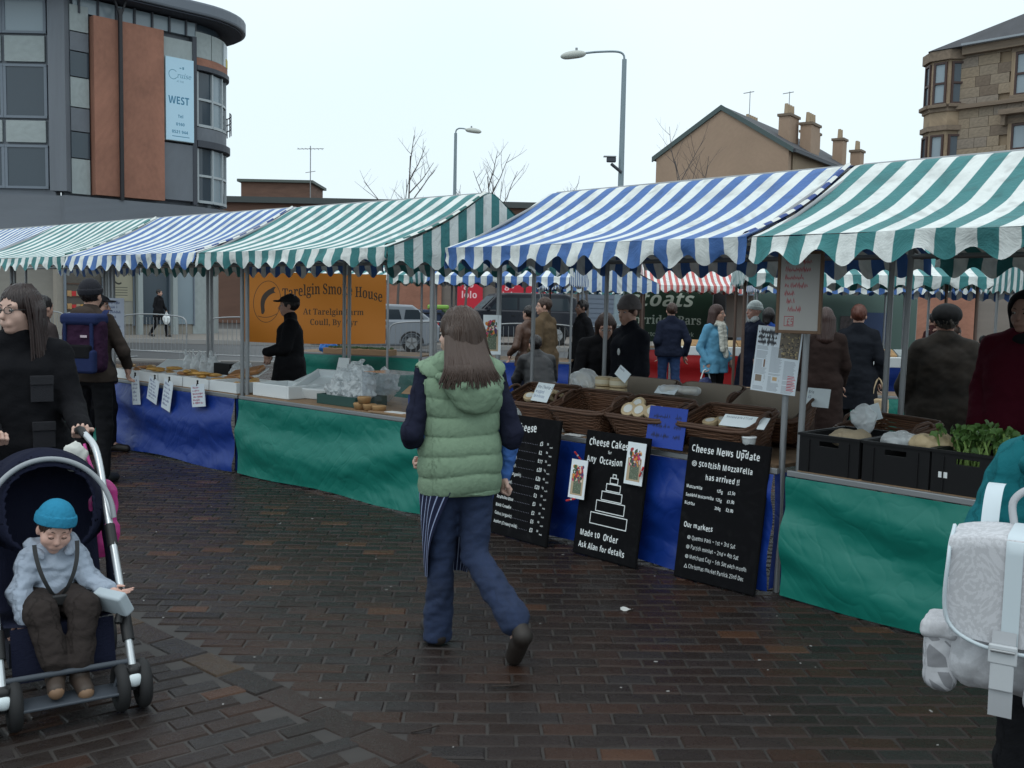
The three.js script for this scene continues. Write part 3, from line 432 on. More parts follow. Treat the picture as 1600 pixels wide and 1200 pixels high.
function cheeseRound(s, x, y, z, label, group, r = .05, h = .03, tilt = .5) { const g = onStall(s, 'cheese_round', label, 'cheese', x, y, z, rr(0, 3), group); obj('cheese', lathe([[0, 0], [r * .95, 0], [r, h * .2], [r, h * .8], [r * .94, h], [0, h]], 18).rotateX(tilt), RIND, g); obj('paper_label', new THREE.CylinderGeometry(r * .6, r * .6, .002, 16).translate(0, h + .002, 0).rotateX(tilt), WAXP, g); return g; }
for (let i = 0; i < 6; i++) cheeseRound(C, .27 + (i % 3) * .1, TH + .2 + (i > 2 ? .03 : 0), -.1 - (i > 2 ? .1 : 0), 'small wrapped cheese round in the basket with the price card', 'cheeses in the first basket');
for (let i = 0; i < 5; i++) cheeseRound(C, 1.28 + (i % 4) * .095, TH + .205 + (i > 3 ? .03 : 0), -.06 - (i > 3 ? .1 : 0), 'wrapped cheese round in the basket above the blue sheet', 'cheeses in the third basket', .055, .03, .9);
for (let i = 0; i < 6; i++) cheeseRound(C, 1.9 + (i % 3) * .12, TH + .17, -.12 - (i > 2 ? .13 : 0), 'pale cheese round in the basket behind the tubs', 'cheeses in the corner basket', .05, .035, .3);
function jar(x, y, z, label) { const g = onStall(C, 'cheese_truckle', label, 'cheese', x, y, z, rr(0, 3), 'stacked truckles on the cheese stall'); obj('truckle', lathe([[0, 0], [.062, 0], [.066, .008], [.066, .062], [.06, .07], [0, .07]], 20), RIND, g); obj('band', lathe([[.067, .02], [.0675, .05]], 20), CREAM, g); }
{ const g = onStall(C, 'wooden_box', 'small pale wooden box under the stacked cheese truckles', 'box', .79, TH, -.42, .1); obj('box', rbox(.24, .24, .16, .006, 0, .121, 0), BROWNCARD, g); obj('stamp', new THREE.RingGeometry(.03, .036, 20).translate(0, .12, .0815), WICKD, g); }
for (const [x, n] of [[.72, 2], [.86, 2]]) for (let k = 0; k < n; k++) jar(x, TH + .243 + k * .073, -.42, 'brown rinded cheese truckle stacked on the pale wooden box');
{ const g = onStall(C, 'bag_of_rolls', 'clear plastic bag of bread rolls beside the stacked truckles', 'bag', .5, TH + .2, -.45, 0); obj('bag', nets((x, y, z) => ellD(x, y, z, [0, .11, 0, .14, .12, .1]) + .02 * fbm(x * 12, y * 12, z * 12), [-.2, -.04, -.16], [.2, .28, .16], .012), FILM, g); for (let i = 0; i < 5; i++) obj('roll', ball(.05, .036, .04, rr(-.07, .07), .05 + i * .026, rr(-.04, .04), 8), RIND, g); }
{ const g = onStall(C, 'counter_block', 'dark wooden stand under the bag of bread rolls', 'stand', .5, TH, -.47, 0); obj('block', rbox(.26, .21, .2, .006, 0, .106, 0), WICKD, g); }
function priceCard(s, x, y, z, w, h, lines, label, turn = 0, lean = -.35, roll = 0, group = 'handwritten price cards') {
  const g = onStall(s, 'price_card', label, 'price card', x, y, z, turn, group);
  const t = canvasTex(256, Math.round(256 * h / w), (c, W, H) => { c.fillStyle = '#dfe7ea'; c.fillRect(0, 0, W, H); lines.forEach((l, i) => hand(c, l, W * .06, H * (.3 + i * .25), Math.min(H * .24, W * .17), { c: i ? '#5a6a90' : '#27304a', nx: .75 })); });
  obj('card', new THREE.BoxGeometry(w, h, .003).translate(0, h / 2, 0).rotateZ(roll).rotateX(lean), new THREE.MeshStandardMaterial({ map: t, roughness: .7 }), g); return g;
}
priceCard(C, .46, TH + .2, .0, .2, .15, ['Wee Cheddar £17.50kg', 'wrapped', 'farmhouse'], 'white price card in the first cheese basket', -.15, -.5);
priceCard(C, .94, TH + .39, -.34, .13, .08, ['Smoked'], 'small price card on the stacked truckles', 0, -.3, -.5);
priceCard(C, 1.26, TH + .3, -.45, .18, .07, ['Extra Mature'], 'small price card in the lined basket', 0, -.8);
priceCard(C, 2.22, TH + .2, .02, .3, .1, ['Smoked Brie £17.50'], 'price card lying on the corner basket', .1, -.9);
priceCard(C, 2.36, TH + .3, -.6, .16, .12, ['Brie', '£2'], 'price card behind the newspaper page', 0, -.2);
priceCard(ST.right, .18, TH + .26, -.56, .09, .1, ['£1.50'], 'small tilted price card over the basket behind the crates', 0, -.1, .4);
{ const g = onStall(C, 'salami_pack', 'pale wrapped sausage lying in the lined basket', 'food', 1.35, TH + .3, -.52, .3); obj('wrapper', nets((x, y, z) => capD(x, y, z, [-.12, .03, 0, .035, .12, .03, 0, .03]) + .006 * fbm(x * 20, y * 20, z * 20), [-.2, -.02, -.08], [.2, .09, .08], .008), FILM, g); obj('meat', rod([-.11, .03, 0], [.11, .03, 0], .024), RIND, g); }
function tub(s, x, z, label, n = 1, r = .045, cream = 1) { const g = onStall(s, 'plastic_tub', label, 'tub', x, TH, z, 0, 'white tubs along the counter edge'); for (let k = 0; k < n; k++) { obj('pot', lathe([[0, .002], [r * .8, .002], [r, .07], [r * .98, .07], [r * .78, .006], [0, .006]], 20).translate(0, k * .08, 0), FILM, g); if (cream) obj('contents', lathe([[0, .007], [r * .77, .007], [r * .93, .058], [0, .06]], 18).translate(0, k * .08, 0), mat(.72, .72, .66, .5), g); obj('lid', lathe([[0, .078], [r * 1.04, .078], [r * 1.06, .07], [r * 1.02, .069]], 20).translate(0, k * .08, 0), WHITE, g); } }
tub(C, .3, .04, 'two stacked white tubs above the price chalkboard', 2, .042); tub(C, .43, .045, 'low clear tub beside the two stacked tubs', 1, .05, 0);
tub(C, 2.0, .045, 'tub holding a white mozzarella ball', 1, .05); tub(C, 2.3, .05, 'two stacked white tubs at the corner post', 2, .042);
{ const g = onStall(C, 'foam_tray', 'white foam food tray on the counter edge', 'tray', .62, TH, .03, 0); obj('tray', rbox(.22, .05, .1, .012, 0, .026, 0), WHITE, g); const h = onStall(C, 'folded_paper', 'folded white paper on the counter edge', 'paper', .88, TH, .045, .1); obj('sheet', box(.14, .006, .07, 0, .004, 0), CARD, h); }
// newspaper page and whiteboard at the corner posts
{
  const s = ST.cheese, g = onStall(s, 'newspaper_page', 'laminated newspaper page hanging on the corner posts', 'poster', 2.47, 1.37, .06, R(18));
  const t = canvasTex(420, 600, (c, W, H) => { c.fillStyle = '#d5dde4'; c.fillRect(0, 0, W, H); c.fillStyle = '#2a2c33'; c.font = 'bold 40px sans-serif'; for (let k = 0; k < 3; k++) scrawl(c, 16, 66 + k * 46, 170, 32, '#2a2c33', 8); c.fillStyle = '#6b5f50'; c.fillRect(220, 24, 186, 250); for (let i = 0; i < 90; i++) { c.fillStyle = ['#8d7c5e', '#453f38', '#a89468', '#2f2c2a'][i % 4]; c.fillRect(222 + rnd() * 165, 26 + rnd() * 230, 14, 12); } c.fillStyle = '#7d838c'; for (let col = 0; col < 3; col++) for (let y = (col > 1 ? 290 : 185); y < 590; y += 9) if (rnd() > .08) c.fillRect(16 + col * 134, y, 112 * (.8 + rnd() * .2), 3); c.fillStyle = '#d5dde4'; c.fillRect(20, 440, 90, 100); c.fillRect(180, 440, 70, 70); c.fillRect(80, 300, 40, 80); c.fillStyle = '#77553f'; c.fillRect(92, 305, 14, 70); c.fillStyle = '#8b7a6a'; c.fillRect(30, 450, 60, 60); c.fillStyle = '#c9a67a'; c.fillRect(192, 455, 42, 34); c.fillStyle = '#c8404e'; for (let y = 430; y < 570; y += 14) c.fillRect(330, y, 60 + rnd() * 20, 6); });
  obj('page', new THREE.BoxGeometry(.26, .38, .003).rotateZ(R(-5)), new THREE.MeshStandardMaterial({ map: t, roughness: .3 }), g); obj('clip', rbox(.03, .025, .012, .004, .0, .195, .004), BLACKPL, g);
  const w = onStall(s, 'whiteboard', 'brown framed whiteboard with red writing hung under the canopy', 'sign', 2.66, 1.55, .16, R(12));
  const wt = canvasTex(300, 480, (c, W, H) => { c.fillStyle = '#a8a4a0'; c.fillRect(0, 0, W, H);for (let i = 0; i < 7; i++) scrawl(c, W * (.12 + (i > 4 ? .06 : 0)), H * (.12 + i * .105), [200, 190, 130, 170, 70, 60, 110][i], i ? 32 : 38, '#a02a34'); hand(c, '£5', W * .2, H * .93, 60, { c: '#a02a34' }); c.strokeStyle = '#a02a34'; c.lineWidth = 4; c.strokeRect(W * .14, H * .82, 70, 60); });
  obj('panel', new THREE.BoxGeometry(.22, .42, .012).translate(0, .21, 0), new THREE.MeshStandardMaterial({ map: wt, roughness: .4 }), w);
  const fr = mat(.16, .09, .05, .6); for (const sx of [-1, 1]) obj('frame_bar', rbox(.018, .456, .022, .003, sx * .119, .21, 0), fr, w); for (const sy of [-.009, .429]) obj('frame_bar', rbox(.22, .018, .022, .003, 0, sy, 0), fr, w);
}
// black crates and greens on the right-hand stall
function crate(s, x, z, turn, label) {
  const g = onStall(s, 'plastic_crate', label, 'crate', x, TH + .003, z, turn, 'black crates on the right-hand counter'), w = .36, d = .5, h = .21;
  const wall = (len, hole) => extrude([[-len / 2, 0], [len / 2, 0], [len / 2, h], [-len / 2, h]], .008, .002, hole ? [[[-.06, h - .06], [.06, h - .06], [.06, h - .028], [-.06, h - .028]]] : null);
  obj('side', wall(w, 1).translate(0, 0, d / 2 - .008), BLACKPL, g); obj('side', wall(w, 1).translate(0, 0, -d / 2), BLACKPL, g); for (const e of [-1, 1]) obj('end', wall(d - .02, 1).rotateY(Math.PI / 2).translate(e * (w / 2 - .006), 0, 0), BLACKPL, g);
  obj('floor', box(w - .02, .006, d - .02, 0, .004, 0), BLACKPL, g); obj('lip', [box(w + .02, .014, .02, 0, h, d / 2), box(w + .02, .014, .02, 0, h, -d / 2), box(.02, .014, d - .02, w / 2, h, 0), box(.02, .014, d - .02, -w / 2, h, 0)], BLACKPL, g);
  for (let i = -1; i <= 1; i += 2) obj('rib', box(.008, h - .03, .006, i * .12, h / 2 - .01, d / 2 + .005), BLACKPL, g);
  return g;
}
const Rr = ST.right;
crate(Rr, .22, -.2, 0, 'black plastic crate holding paper bags, by the corner post'); crate(Rr, .6, -.2, .02, 'black plastic crate between two others on the green stall'); const c3 = crate(Rr, .98, -.2, 0, 'black plastic crate with a white sticker, holding leafy greens');
obj('sticker', box(.045, .03, .002, -.12, .09, .2535), CARD, c3);
const PAPERBAG = mottled(.34, .27, .18, .15, .8);
const lump = (s, name, label, cat, x, y, z, r, m, group, amp = .02, turn = 0) => { const g = onStall(s, name, label, cat, x, y, z, turn, group); obj('wrapping', nets((a, b, c) => ellD(a, b, c, [0, r[1], 0, ...r]) + amp * fbm(a * 11 + x * 9, b * 11, c * 11 + z * 7), [-r[0] - .05, -.03, -r[2] - .05], [r[0] + .05, r[1] * 2 + .05, r[2] + .05], .011), m, g); return g; };
lump(Rr, 'paper_bag', 'crumpled pale paper bag in the crate by the post', 'bag', .26, TH + .14, -.12, [.13, .055, .1], PAPERBAG);
lump(Rr, 'plastic_bag', 'clear plastic bag propped at the basket behind the crates', 'bag', .2, TH + .2, -.36, [.08, .08, .05], FILM, null, .03);
lump(Rr, 'bread_bag', 'film wrapped brown loaf on the middle crate', 'bread', .7, TH + .15, -.16, [.12, .06, .09], RIND, null, .02, .3); lump(Rr, 'film_bag', 'clear film bag lying beside the brown loaf', 'bag', .52, TH + .16, -.16, [.11, .05, .09], FILM, null, .025);
{ const g = onStall(Rr, 'celery_bunch', 'bunch of leafy green celery standing in the crate', 'vegetable', .9, TH + .1, -.2, 0), st = mat(.22, .34, .09, .5), lf = mat(.07, .15, .03, .6), S = [], Lf = []; for (let i = 0; i < 46; i++) { const x = rr(-.13, .2), z = rr(-.1, .1), l = rr(.12, .22), dx = rr(-.06, .06), dz = rr(-.05, .05); S.push(tube([[x, 0, z], [x + dx * .4, l * .6, z + dz * .4], [x + dx, l, z + dz]], .006, 5, 5)); for (let k = 0; k < 5; k++) Lf.push(sheet(2, 2, (u, v) => [x + dx + (u - .5) * .034, l + (v - .5) * .03 + .006 * Math.sin(u * 5), z + dz + .006 * Math.sin(v * 5)]).translate(-x - dx, -l, -z - dz).rotateY(rr(0, 6)).rotateX(rr(-1.2, 1.2)).translate(x + dx + rr(-.03, .03), l + rr(-.03, .035), z + dz + rr(-.03, .03))); } obj('stalks', S, st, g); obj('leaves', Lf, lf, g); }
// left green stall
const Gs = ST.green;
function foamBox(s, x, z, turn, tilt, label, w = .55, d = .4, h = .12) { const g = onStall(s, 'foam_box', label, 'box', x, TH + .002, z, turn, 'white foam boxes on the pie stall'); const f = geo => geo.rotateX(tilt).translate(0, Math.max(0, Math.sin(tilt) * d / 2), 0); obj('floor', f(rbox(w - .04, .03, d - .04, .008, 0, .016, 0)), WHITE, g); for (const sx of [-1, 1]) obj('wall', f(rbox(.028, h, d, .008, sx * (w / 2 - .014), h / 2, 0)), WHITE, g); for (const sz of [-1, 1]) obj('wall', f(rbox(w - .058, h, .028, .008, 0, h / 2, sz * (d / 2 - .014))), WHITE, g); return g; }
foamBox(Gs, .36, -.2, 0, 0, 'white foam box at the stall corner post'); foamBox(Gs, .72, -.42, .25, .35, 'tilted white foam box behind the plastic bags', .6, .45, .1); foamBox(Gs, .34, -.68, .05, .3, 'tilted white foam box at the rear of the pie counter', .6, .4, .1);
function tray(s, x, z, w, d, h, m, name, label, cat, y = TH) { const g = onStall(s, name, label, cat, x, y + .002, z, 0); obj('floor', box(w - .02, .008, d - .02, 0, .005, 0), m, g); for (const sx of [-1, 1]) obj('end', rbox(.012, h, d, .003, sx * (w / 2 - .006), h / 2, 0), m, g); for (const sz of [-1, 1]) obj('side', rbox(w - .026, h, .012, .003, 0, h / 2, sz * (d / 2 - .006)), m, g); return g; }
tray(Gs, 1.25, -.22, .52, .36, .085, mat(.02, .07, .06, .5), 'shallow_crate', 'dark green shallow crate full of bagged pies', 'crate');
for (let i = 0; i < 7; i++) lump(Gs, 'plastic_bag', 'crinkled clear plastic bag piled in the dark green crate', 'bag', 1.08 + (i % 4) * .12, TH + .04 + (i > 3 ? .1 : 0), -.18 - (i > 3 ? .09 : 0) - (i % 2) * .06, [rr(.08, .11), rr(.07, .1), rr(.06, .08)], FILM, 'plastic bags in the green crate', .05);
lump(Gs, 'plastic_bag', 'large crinkled plastic bag heaped behind the green crate', 'bag', 1.02, TH + .01, -.52, [.15, .17, .12], FILM, null, .06); lump(Gs, 'plastic_bag', 'tall crinkled plastic bag behind the heaped bags', 'bag', 1.28, TH + .01, -.58, [.13, .14, .11], FILM, null, .06);
{ const g = onStall(Gs, 'display_case', 'clear plastic display case on the pie counter', 'display case', 1.72, TH + .002, -.32, 0); for (const [a, b, c, x, y, z] of [[.5, .3, .004, 0, .15, .17], [.5, .3, .004, 0, .15, -.17], [.004, .3, .336, -.25, .15, 0], [.004, .3, .336, .25, .15, 0], [.5, .004, .336, 0, .302, 0]]) obj('pane', box(a, b, c, x, y, z), CLEAR, g); }
const PIE = mottled(.42, .25, .11, .25, .7);
for (const [x, y, z, l] of [[1.6, 0, -.02, 'round brown pie before the display case'], [1.72, 0, -.02, 'round brown pie second from the dark green crate'], [1.65, .055, -.02, 'round brown pie stacked upon two others'], [1.86, 0, .0, 'small round pie on the white paper']]) { const g = onStall(Gs, 'pie', l, 'pie', x, TH + .003 + y, z, 0, 'pies on the counter'); obj('crust', lathe([[0, 0], [.048, 0], [.06, .045], [.055, .052], [0, .047]], 18), PIE, g); obj('lid', lathe([[.058, .045], [.05, .055], [.04, .05], [0, .052]], 18), PIE, g); }
{ const g = onStall(Gs, 'blue_box', 'blue cardboard box beside the display case', 'box', 2.18, TH + .002, -.32, .1); obj('body', rbox(.34, .16, .28, .004, 0, .08, 0), mat(.02, .05, .25, .5), g); for (const e of [-1, 1]) obj('flap', box(.34, .004, .12).rotateX(e * .5).translate(0, .19, e * .17), BROWNCARD, g); const h = onStall(Gs, 'cardboard_sheet', 'flattened cardboard lying on the pie counter', 'cardboard', 2.1, TH + .002, -.02, .05); obj('sheet', box(.6, .012, .14, 0, .007, 0), BROWNCARD, h); const q = onStall(Gs, 'paper_sheet', 'white greaseproof paper beneath the small pie', 'paper', 1.98, TH + .001, .0, .06); obj('sheet', box(.2, .003, .09, .09, .0165, 0), CARD, q); }
{ const g = onStall(Gs, 'small_notice', 'small white notice standing among the foam boxes', 'sign', .62, TH + .24, -.62, .2); obj('card', box(.13, .15, .004, 0, .05, 0).rotateX(-.3), CARD, g); }
// left blue stall: fish counter
const Bs = ST.blue;
const FISH = mottled(.5, .27, .06, .35, .4), FISH2 = mottled(.36, .16, .05, .35, .4);
for (let i = 0; i < 5; i++) tray(Bs, .27 + i * .48, -.19, .46, .46, .1, WHITE, 'foam_tray', ['white fish tray at the outer end of the blue stall', 'white fish tray above the first hanging card', 'white fish tray above the two overlapping cards', 'white fish tray above the last hanging card', 'white fish tray against the shared posts'][i], 'tray');
const fishG = nets((x, y, z) => ellD(x, y, z, [0, .02, 0, .1, .02, .042]) + .004 * fbm(x * 20, y * 20, z * 20), [-.13, -.02, -.07], [.13, .06, .07], .01);
for (let i = 0; i < 40; i++) { const tr = (i % 5), g = onStall(Bs, 'smoked_fish', 'golden smoked fish fillet laid in a white tray', 'fish', .27 + tr * .48 + rr(-.12, .12), TH + .02 + Math.floor(i / 5) * .014, -.19 + rr(-.13, .13), rr(-1, 1), 'smoked fish in the white trays'); obj('fillet', fishG, rnd() < .75 ? FISH : FISH2, g); }
for (let i = 0; i < 4; i++) { const g = onStall(Bs, 'carrier_bag', 'white plastic carrier bag standing behind the fish trays', 'bag', .4 + i * .17, TH + .002, -.66, rr(-.3, .3), 'carrier bags behind the fish'); obj('bag', nets((x, y, z) => Math.max(field([[0, .11, 0, .075, .13, .05], [-.035, .2, 0, .02, -.045, .3, 0, .012], [.035, .2, 0, .02, .045, .3, 0, .012]], .03)(x, y, z) + .018 * fbm(x * 14 + i * 5, y * 14, z * 14), -y), [-.13, -.02, -.1], [.13, .34, .1], .011), FILM, g); }
{ const g = onStall(Bs, 'black_box', 'open black box behind the fish trays', 'box', 1.22, TH + .002, -.66, .1); obj('body', rbox(.26, .2, .2, .006, 0, .1, 0), BLACKPL, g); const h = onStall(Bs, 'foam_slab', 'white foam slab propped up behind the fish', 'foam', .14, TH + .002, -.58, .1); obj('lid', rbox(.4, .03, .3, .006).rotateX(.5).translate(0, .09, 0), WHITE, h); lump(Bs, 'plastic_bag', 'white plastic bag slumped behind the fish near the posts', 'bag', 1.55, TH + .01, -.6, [.13, .11, .1], FILM, null, .05); const q = onStall(Bs, 'smoked_salmon', 'brown side of smoked salmon on a board', 'fish', 1.85, TH + .08, -.45, .3); obj('side', rbox(.4, .05, .16, .02).rotateX(.35).rotateZ(.2).translate(0, .07, 0), FISH2, q); obj('board', rbox(.44, .015, .2, .004).rotateX(.35).rotateZ(.2).translate(0, .035, -.01), WHITE, q); }
[['.7', 'white price card clipped first from the outer stall end', .1], ['1.1', 'tilted white price card clipped beside the overlapping one', -.28], ['1.38', 'white price card clipped beneath the salmon board, hanging long', -.25], ['1.9', 'white price card with pink writing near the posts', .12]].forEach(([x, l, roll], i) => {
  const g = onStall(Bs, 'hanging_card', l, 'price card', +x, TH + .06, .1, 0, 'cards clipped on the fish stall edge'), w = [.16, .2, .17, .24][i], h = [.3, .25, .31, .22][i];
  obj('card', new THREE.BoxGeometry(w, h, .003).translate(0, -h / 2, 0).rotateZ(roll).translate(0, 0, .034), new THREE.MeshStandardMaterial({ map: canvasTex(200, 280, (c, W, H) => { c.fillStyle = '#d9e3ec'; c.fillRect(0, 0, W, H); for (let k = 0; k < 6; k++) scrawl(c, 20, 50 + k * 38, 90 + rnd() * 60, 22, i === 3 ? '#a0506a' : '#7a86a8'); }), roughness: .6 }), g);
  obj('clip', [rbox(.014, .06, .01, .003).rotateZ(.4).translate(0, .01, .03), rbox(.014, .06, .01, .003).rotateZ(-.4).translate(0, .01, .034)], BLACKPL, g);
});
{ const g = onStall(Bs, 'hanging_notice', 'tall white notice hanging at the blue stall outer post', 'sign', .03, 1.1, -.02, R(30)); obj('sheet', box(.22, .52, .004, .0, .26, .03), new THREE.MeshStandardMaterial({ map: canvasTex(160, 380, (c, W, H) => { c.fillStyle = '#c3c9d8'; c.fillRect(0, 0, W, H); for (let k = 0; k < 9; k++) scrawl(c, 16, 44 + k * 38, 60 + rnd() * 65, 20, '#6f7896'); }), roughness: .7 }), g); }
// ---------- buildings
const GLASSD = mat(.05, .07, .09, .12), GLASSL = mat(.26, .32, .36, .15), GREYCLAD = mottled(.15, .165, .19, .12, .6), LTPANEL = mottled(.34, .38, .38, .1, .6), DKGREY = mat(.05, .055, .07, .6), BRICKR = mottled(.33, .15, .10, .22, .85, {}, 10, 60), FRAME = mat(.17, .2, .24, .5), PALEFR = mat(.42, .46, .48, .5);
BRICKR.map.repeat.set(.35, .6); GREYCLAD.map.repeat.set(.2, .2);
{ // modern block with the rounded corner; origin at the foot of its bay
  const g = thing('corner_block', 'modern grey and red brick block with rounded corner and overhanging roof', 'building', [-15.9, 0, -35.7], 0);
  // path of the facade in plan, [x, z] from the origin; the bay faces the square, the rest runs back at 45 degrees
  const k = Math.SQRT1_2, P = t => [t * k, -t * k]; // t metres along the receding facade
  const onF = (geo, t, y, out = 0) => { const [x, z] = P(t); return geo.rotateY(R(45)).translate(x + out * k, y, z + out * k); };
  // bay on the left: storeys of glass and pale panels
  obj('bay_wall', box(7, 8.7, .4, -3.1 - .9, 8.75, -.35), GREYCLAD, g);
  const pier = obj('pier', box(.6, 9.2, .7, -.25, 9.4, -.1), GREYCLAD, g);
  for (const [y0, y1, m] of [[4.95, 6.65, GLASSD], [7.85, 9.95, GLASSD], [11.3, 14, GLASSL]]) for (let i = 0; i < 3; i++) { const w = obj('window', box(1.42, y1 - y0, .08, -1.5 - i * 1.55, (y0 + y1) / 2, -.1), m, g); for (const s of [-1, 1]) obj('frame', box(.1, y1 - y0, .12, -1.5 - i * 1.55 + s * .72, (y0 + y1) / 2, -.09), FRAME, w); for (const y of [y0, y1]) obj('frame', box(1.54, .1, .13, -1.5 - i * 1.55, y, -.085), FRAME, w); }
  for (const [y0, y1] of [[6.8, 7.7], [10.1, 11.15]]) for (let i = 0; i < 3; i++) obj('pale_panel', rbox(1.42, y1 - y0, .1, .02, -1.5 - i * 1.55, (y0 + y1) / 2, -.08), LTPANEL, g);
  // receding facade
  const seg = (name, t0, t1, y0, y1, m, out = 0, th = .3, par = g) => obj(name, onF(box(t1 - t0, y1 - y0, th), (t0 + t1) / 2, (y0 + y1) / 2, out), m, par);
  seg('rear_wall', 0, 6, 4.6, 13, GREYCLAD, -.45);
  for (const [y0, y1, m] of [[4.75, 6.2, LTPANEL], [6.25, 7.3, GLASSD], [7.35, 8.3, GREYCLAD], [8.35, 9.55, LTPANEL], [9.6, 10.6, GLASSD], [10.65, 11.4, GREYCLAD], [11.45, 12.5, LTPANEL]]) seg(m === GLASSD ? 'window' : 'pale_panel', .15, .92, y0, y1, m, -.12, .2);
  seg('brick_panel', 1.0, 4.1, 4.75, 12.15, BRICKR, .1, .5);
  seg('upper_window_band', .3, 5.8, 12.25, 12.85, GLASSL, -.15, .2); for (let i = 0; i < 7; i++) seg('mullion', .5 + i * .8, .58 + i * .8, 12.2, 12.9, DKGREY, -.02, .12);
  obj('rainwater_pipe', rod([P(2.1)[0] + .35, 4.6, P(2.1)[1] + .4], [P(2.1)[0] + .35, 12.6, P(2.1)[1] + .4], .1), mat(.012, .012, .016, .5), g); obj('pipe_strut', [rod([P(2.1)[0] + .35, 12.2, P(2.1)[1] + .4], [P(1.8)[0] + .4, 13.1, P(1.8)[1] + .5], .05), rod([P(2.1)[0] + .35, 12.2, P(2.1)[1] + .4], [P(2.4)[0] + .4, 13.1, P(2.4)[1] + .5], .05)], mat(.012, .012, .016, .5), g);
  seg('grey_panel', 4.15, 5.55, 4.85, 7.35, GREYCLAD, .02, .3); seg('grey_panel', 4.15, 5.55, 7.45, 11.95, LTPANEL, 0, .3); seg('corner_post', 5.55, 5.75, 4.7, 12.2, DKGREY, .05, .3);
  // rounded corner: arc centre
  const [ex, ez] = P(5.8), r0 = 2.6, cx = ex - k * r0, cz = ez - k * r0; // centre lies behind the facade
  const arcBox = (rad, a0, a1, y0, y1, th) => { const n = Math.max(2, Math.ceil((a1 - a0) / 7)); const s = new THREE.Shape(); for (let i = 0; i <= n; i++) { const a = R(a0 + (a1 - a0) * i / n); s[i ? 'lineTo' : 'moveTo'](Math.cos(a) * rad, Math.sin(a) * rad); } for (let i = n; i >= 0; i--) { const a = R(a0 + (a1 - a0) * i / n); s.lineTo(Math.cos(a) * (rad - th), Math.sin(a) * (rad - th)); } return new THREE.ExtrudeGeometry(s, { depth: y1 - y0, bevelEnabled: false }).rotateX(-Math.PI / 2).translate(cx, y0, cz); };
  // angle 45 deg in plan (x right, z towards the camera) is where the flat part ends; extrude maps shape y to -z
  const A0 = -45, A1 = 75; const arc = (name, a0, a1, y0, y1, m, rad = r0, th = .25, par = g) => obj(name, arcBox(rad, A0 + a0, A0 + a1, y0, y1, th), m, par);
  arc('rounded_core', 0, 120, 4.6, 12.9, GLASSD, r0 - .3, .4);
  for (const [y0, y1] of [[4.85, 7.3], [8.3, 10.75]]) for (let i = 0; i < 6; i++) { const a = 2 + i * 19, w = arc('window', a + 1, a + 18, y0, y1, i % 2 ? GLASSL : GLASSD, r0 - .1, .1); arc('frame', a - .8, a + 1, y0, y1, PALEFR, r0, .2, w); arc('frame', a + 1, a + 18, (y0 + y1) / 2 - .05, (y0 + y1) / 2 + .05, PALEFR, r0 - .02, .14, w); arc('sill', a + 1, a + 18, y0 - .02, y0 + .1, PALEFR, r0 + .01, .2, w); }
  arc('cornice', 0, 120, 7.35, 7.65, DKGREY, r0 + .18, .4); arc('spandrel', 0, 120, 7.65, 8.25, GREYCLAD, r0, .3); arc('cornice', 0, 120, 10.8, 11.0, DKGREY, r0 + .14, .4); arc('brick_band', 0, 120, 11.0, 11.35, BRICKR, r0 + .06, .3);
  for (let i = 0; i < 6; i++) arc('grey_panel', i * 20, i * 20 + 19, 11.38, 12.5, LTPANEL, r0, .2);
  const rail = obj('balcony_rail', [.3, .6, .9].map(y => arcBox(r0 + .25, A0 + 48, A0 + 120, 8.3 + y, 8.34 + y, .04)), DKGREY, g); for (let i = 0; i < 9; i++) arc('baluster', 48 + i * 8.5, 48.9 + i * 8.5, 8.3, 9.25, DKGREY, r0 + .25, .04, rail);
  // roof: an overhanging disc edge following the facade
  { const pts = [[-9, 1.2], [-.6, 1.2], [.35, .75]]; const q = .85; pts.push([P(.6)[0] + q * k, P(.6)[1] + q * k], [P(5.6)[0] + q * k, P(5.6)[1] + q * k]); for (let a = 45; a >= -80; a -= 8) pts.push([cx + (r0 + q) * Math.cos(R(a)), cz + (r0 + q) * Math.sin(R(a))]); pts.push([-9, -14]); const s = new THREE.Shape(pts.map(p => new THREE.Vector2(p[0], -p[1]))); obj('roof_slab', new THREE.ExtrudeGeometry(s, { depth: .36, bevelEnabled: true, bevelSize: .08, bevelThickness: .1, bevelSegments: 2 }).rotateX(-Math.PI / 2).translate(0, 13.12, 0), mat(.14, .16, .19, .55), g); obj('soffit', new THREE.ExtrudeGeometry(s, { depth: .04, bevelEnabled: false }).rotateX(-Math.PI / 2).scale(.985, 1, .985).translate(0, 12.94, 0), mat(.03, .035, .05, .8), g); }
  // podium and shopfronts
  seg('podium_band', -.3, 6.0, 3.45, 4.6, GREYCLAD, .15, .6); obj('podium_band', box(9, 1.15, .8, -4.6, 4.03, -.15), GREYCLAD, g); arc('podium_band', 0, 120, 3.45, 4.6, GREYCLAD, r0 + .25, .6);
  seg('shop_wall', -.3, 6, 0, 3.45, mottled(.3, .27, .23, .1, .8), -.6, .3); obj('shop_wall', box(9, 3.45, .3, -4.6, 1.72, -.9), mottled(.27, .25, .22, .1, .8), g); arc('shop_wall', 0, 120, 0, 3.45, LTPANEL, r0 - .4, .3);
  for (const [t0, t1, m] of [[.0, 1.5, mat(.09, .075, .06, .15)], [1.8, 2.9, mat(.30, .29, .25, .25)], [3.3, 4.6, GLASSD], [4.9, 5.8, GLASSL]]) { const w = seg('shop_window', t0, t1, .45, 2.9, m, -.42, .06); seg('frame', t0 - .06, t0, .4, 2.95, FRAME, -.38, .1, w); seg('frame', t1, t1 + .06, .4, 2.95, FRAME, -.38, .1, w); seg('frame', t0, t1, 2.9, 2.98, FRAME, -.38, .1, w); }
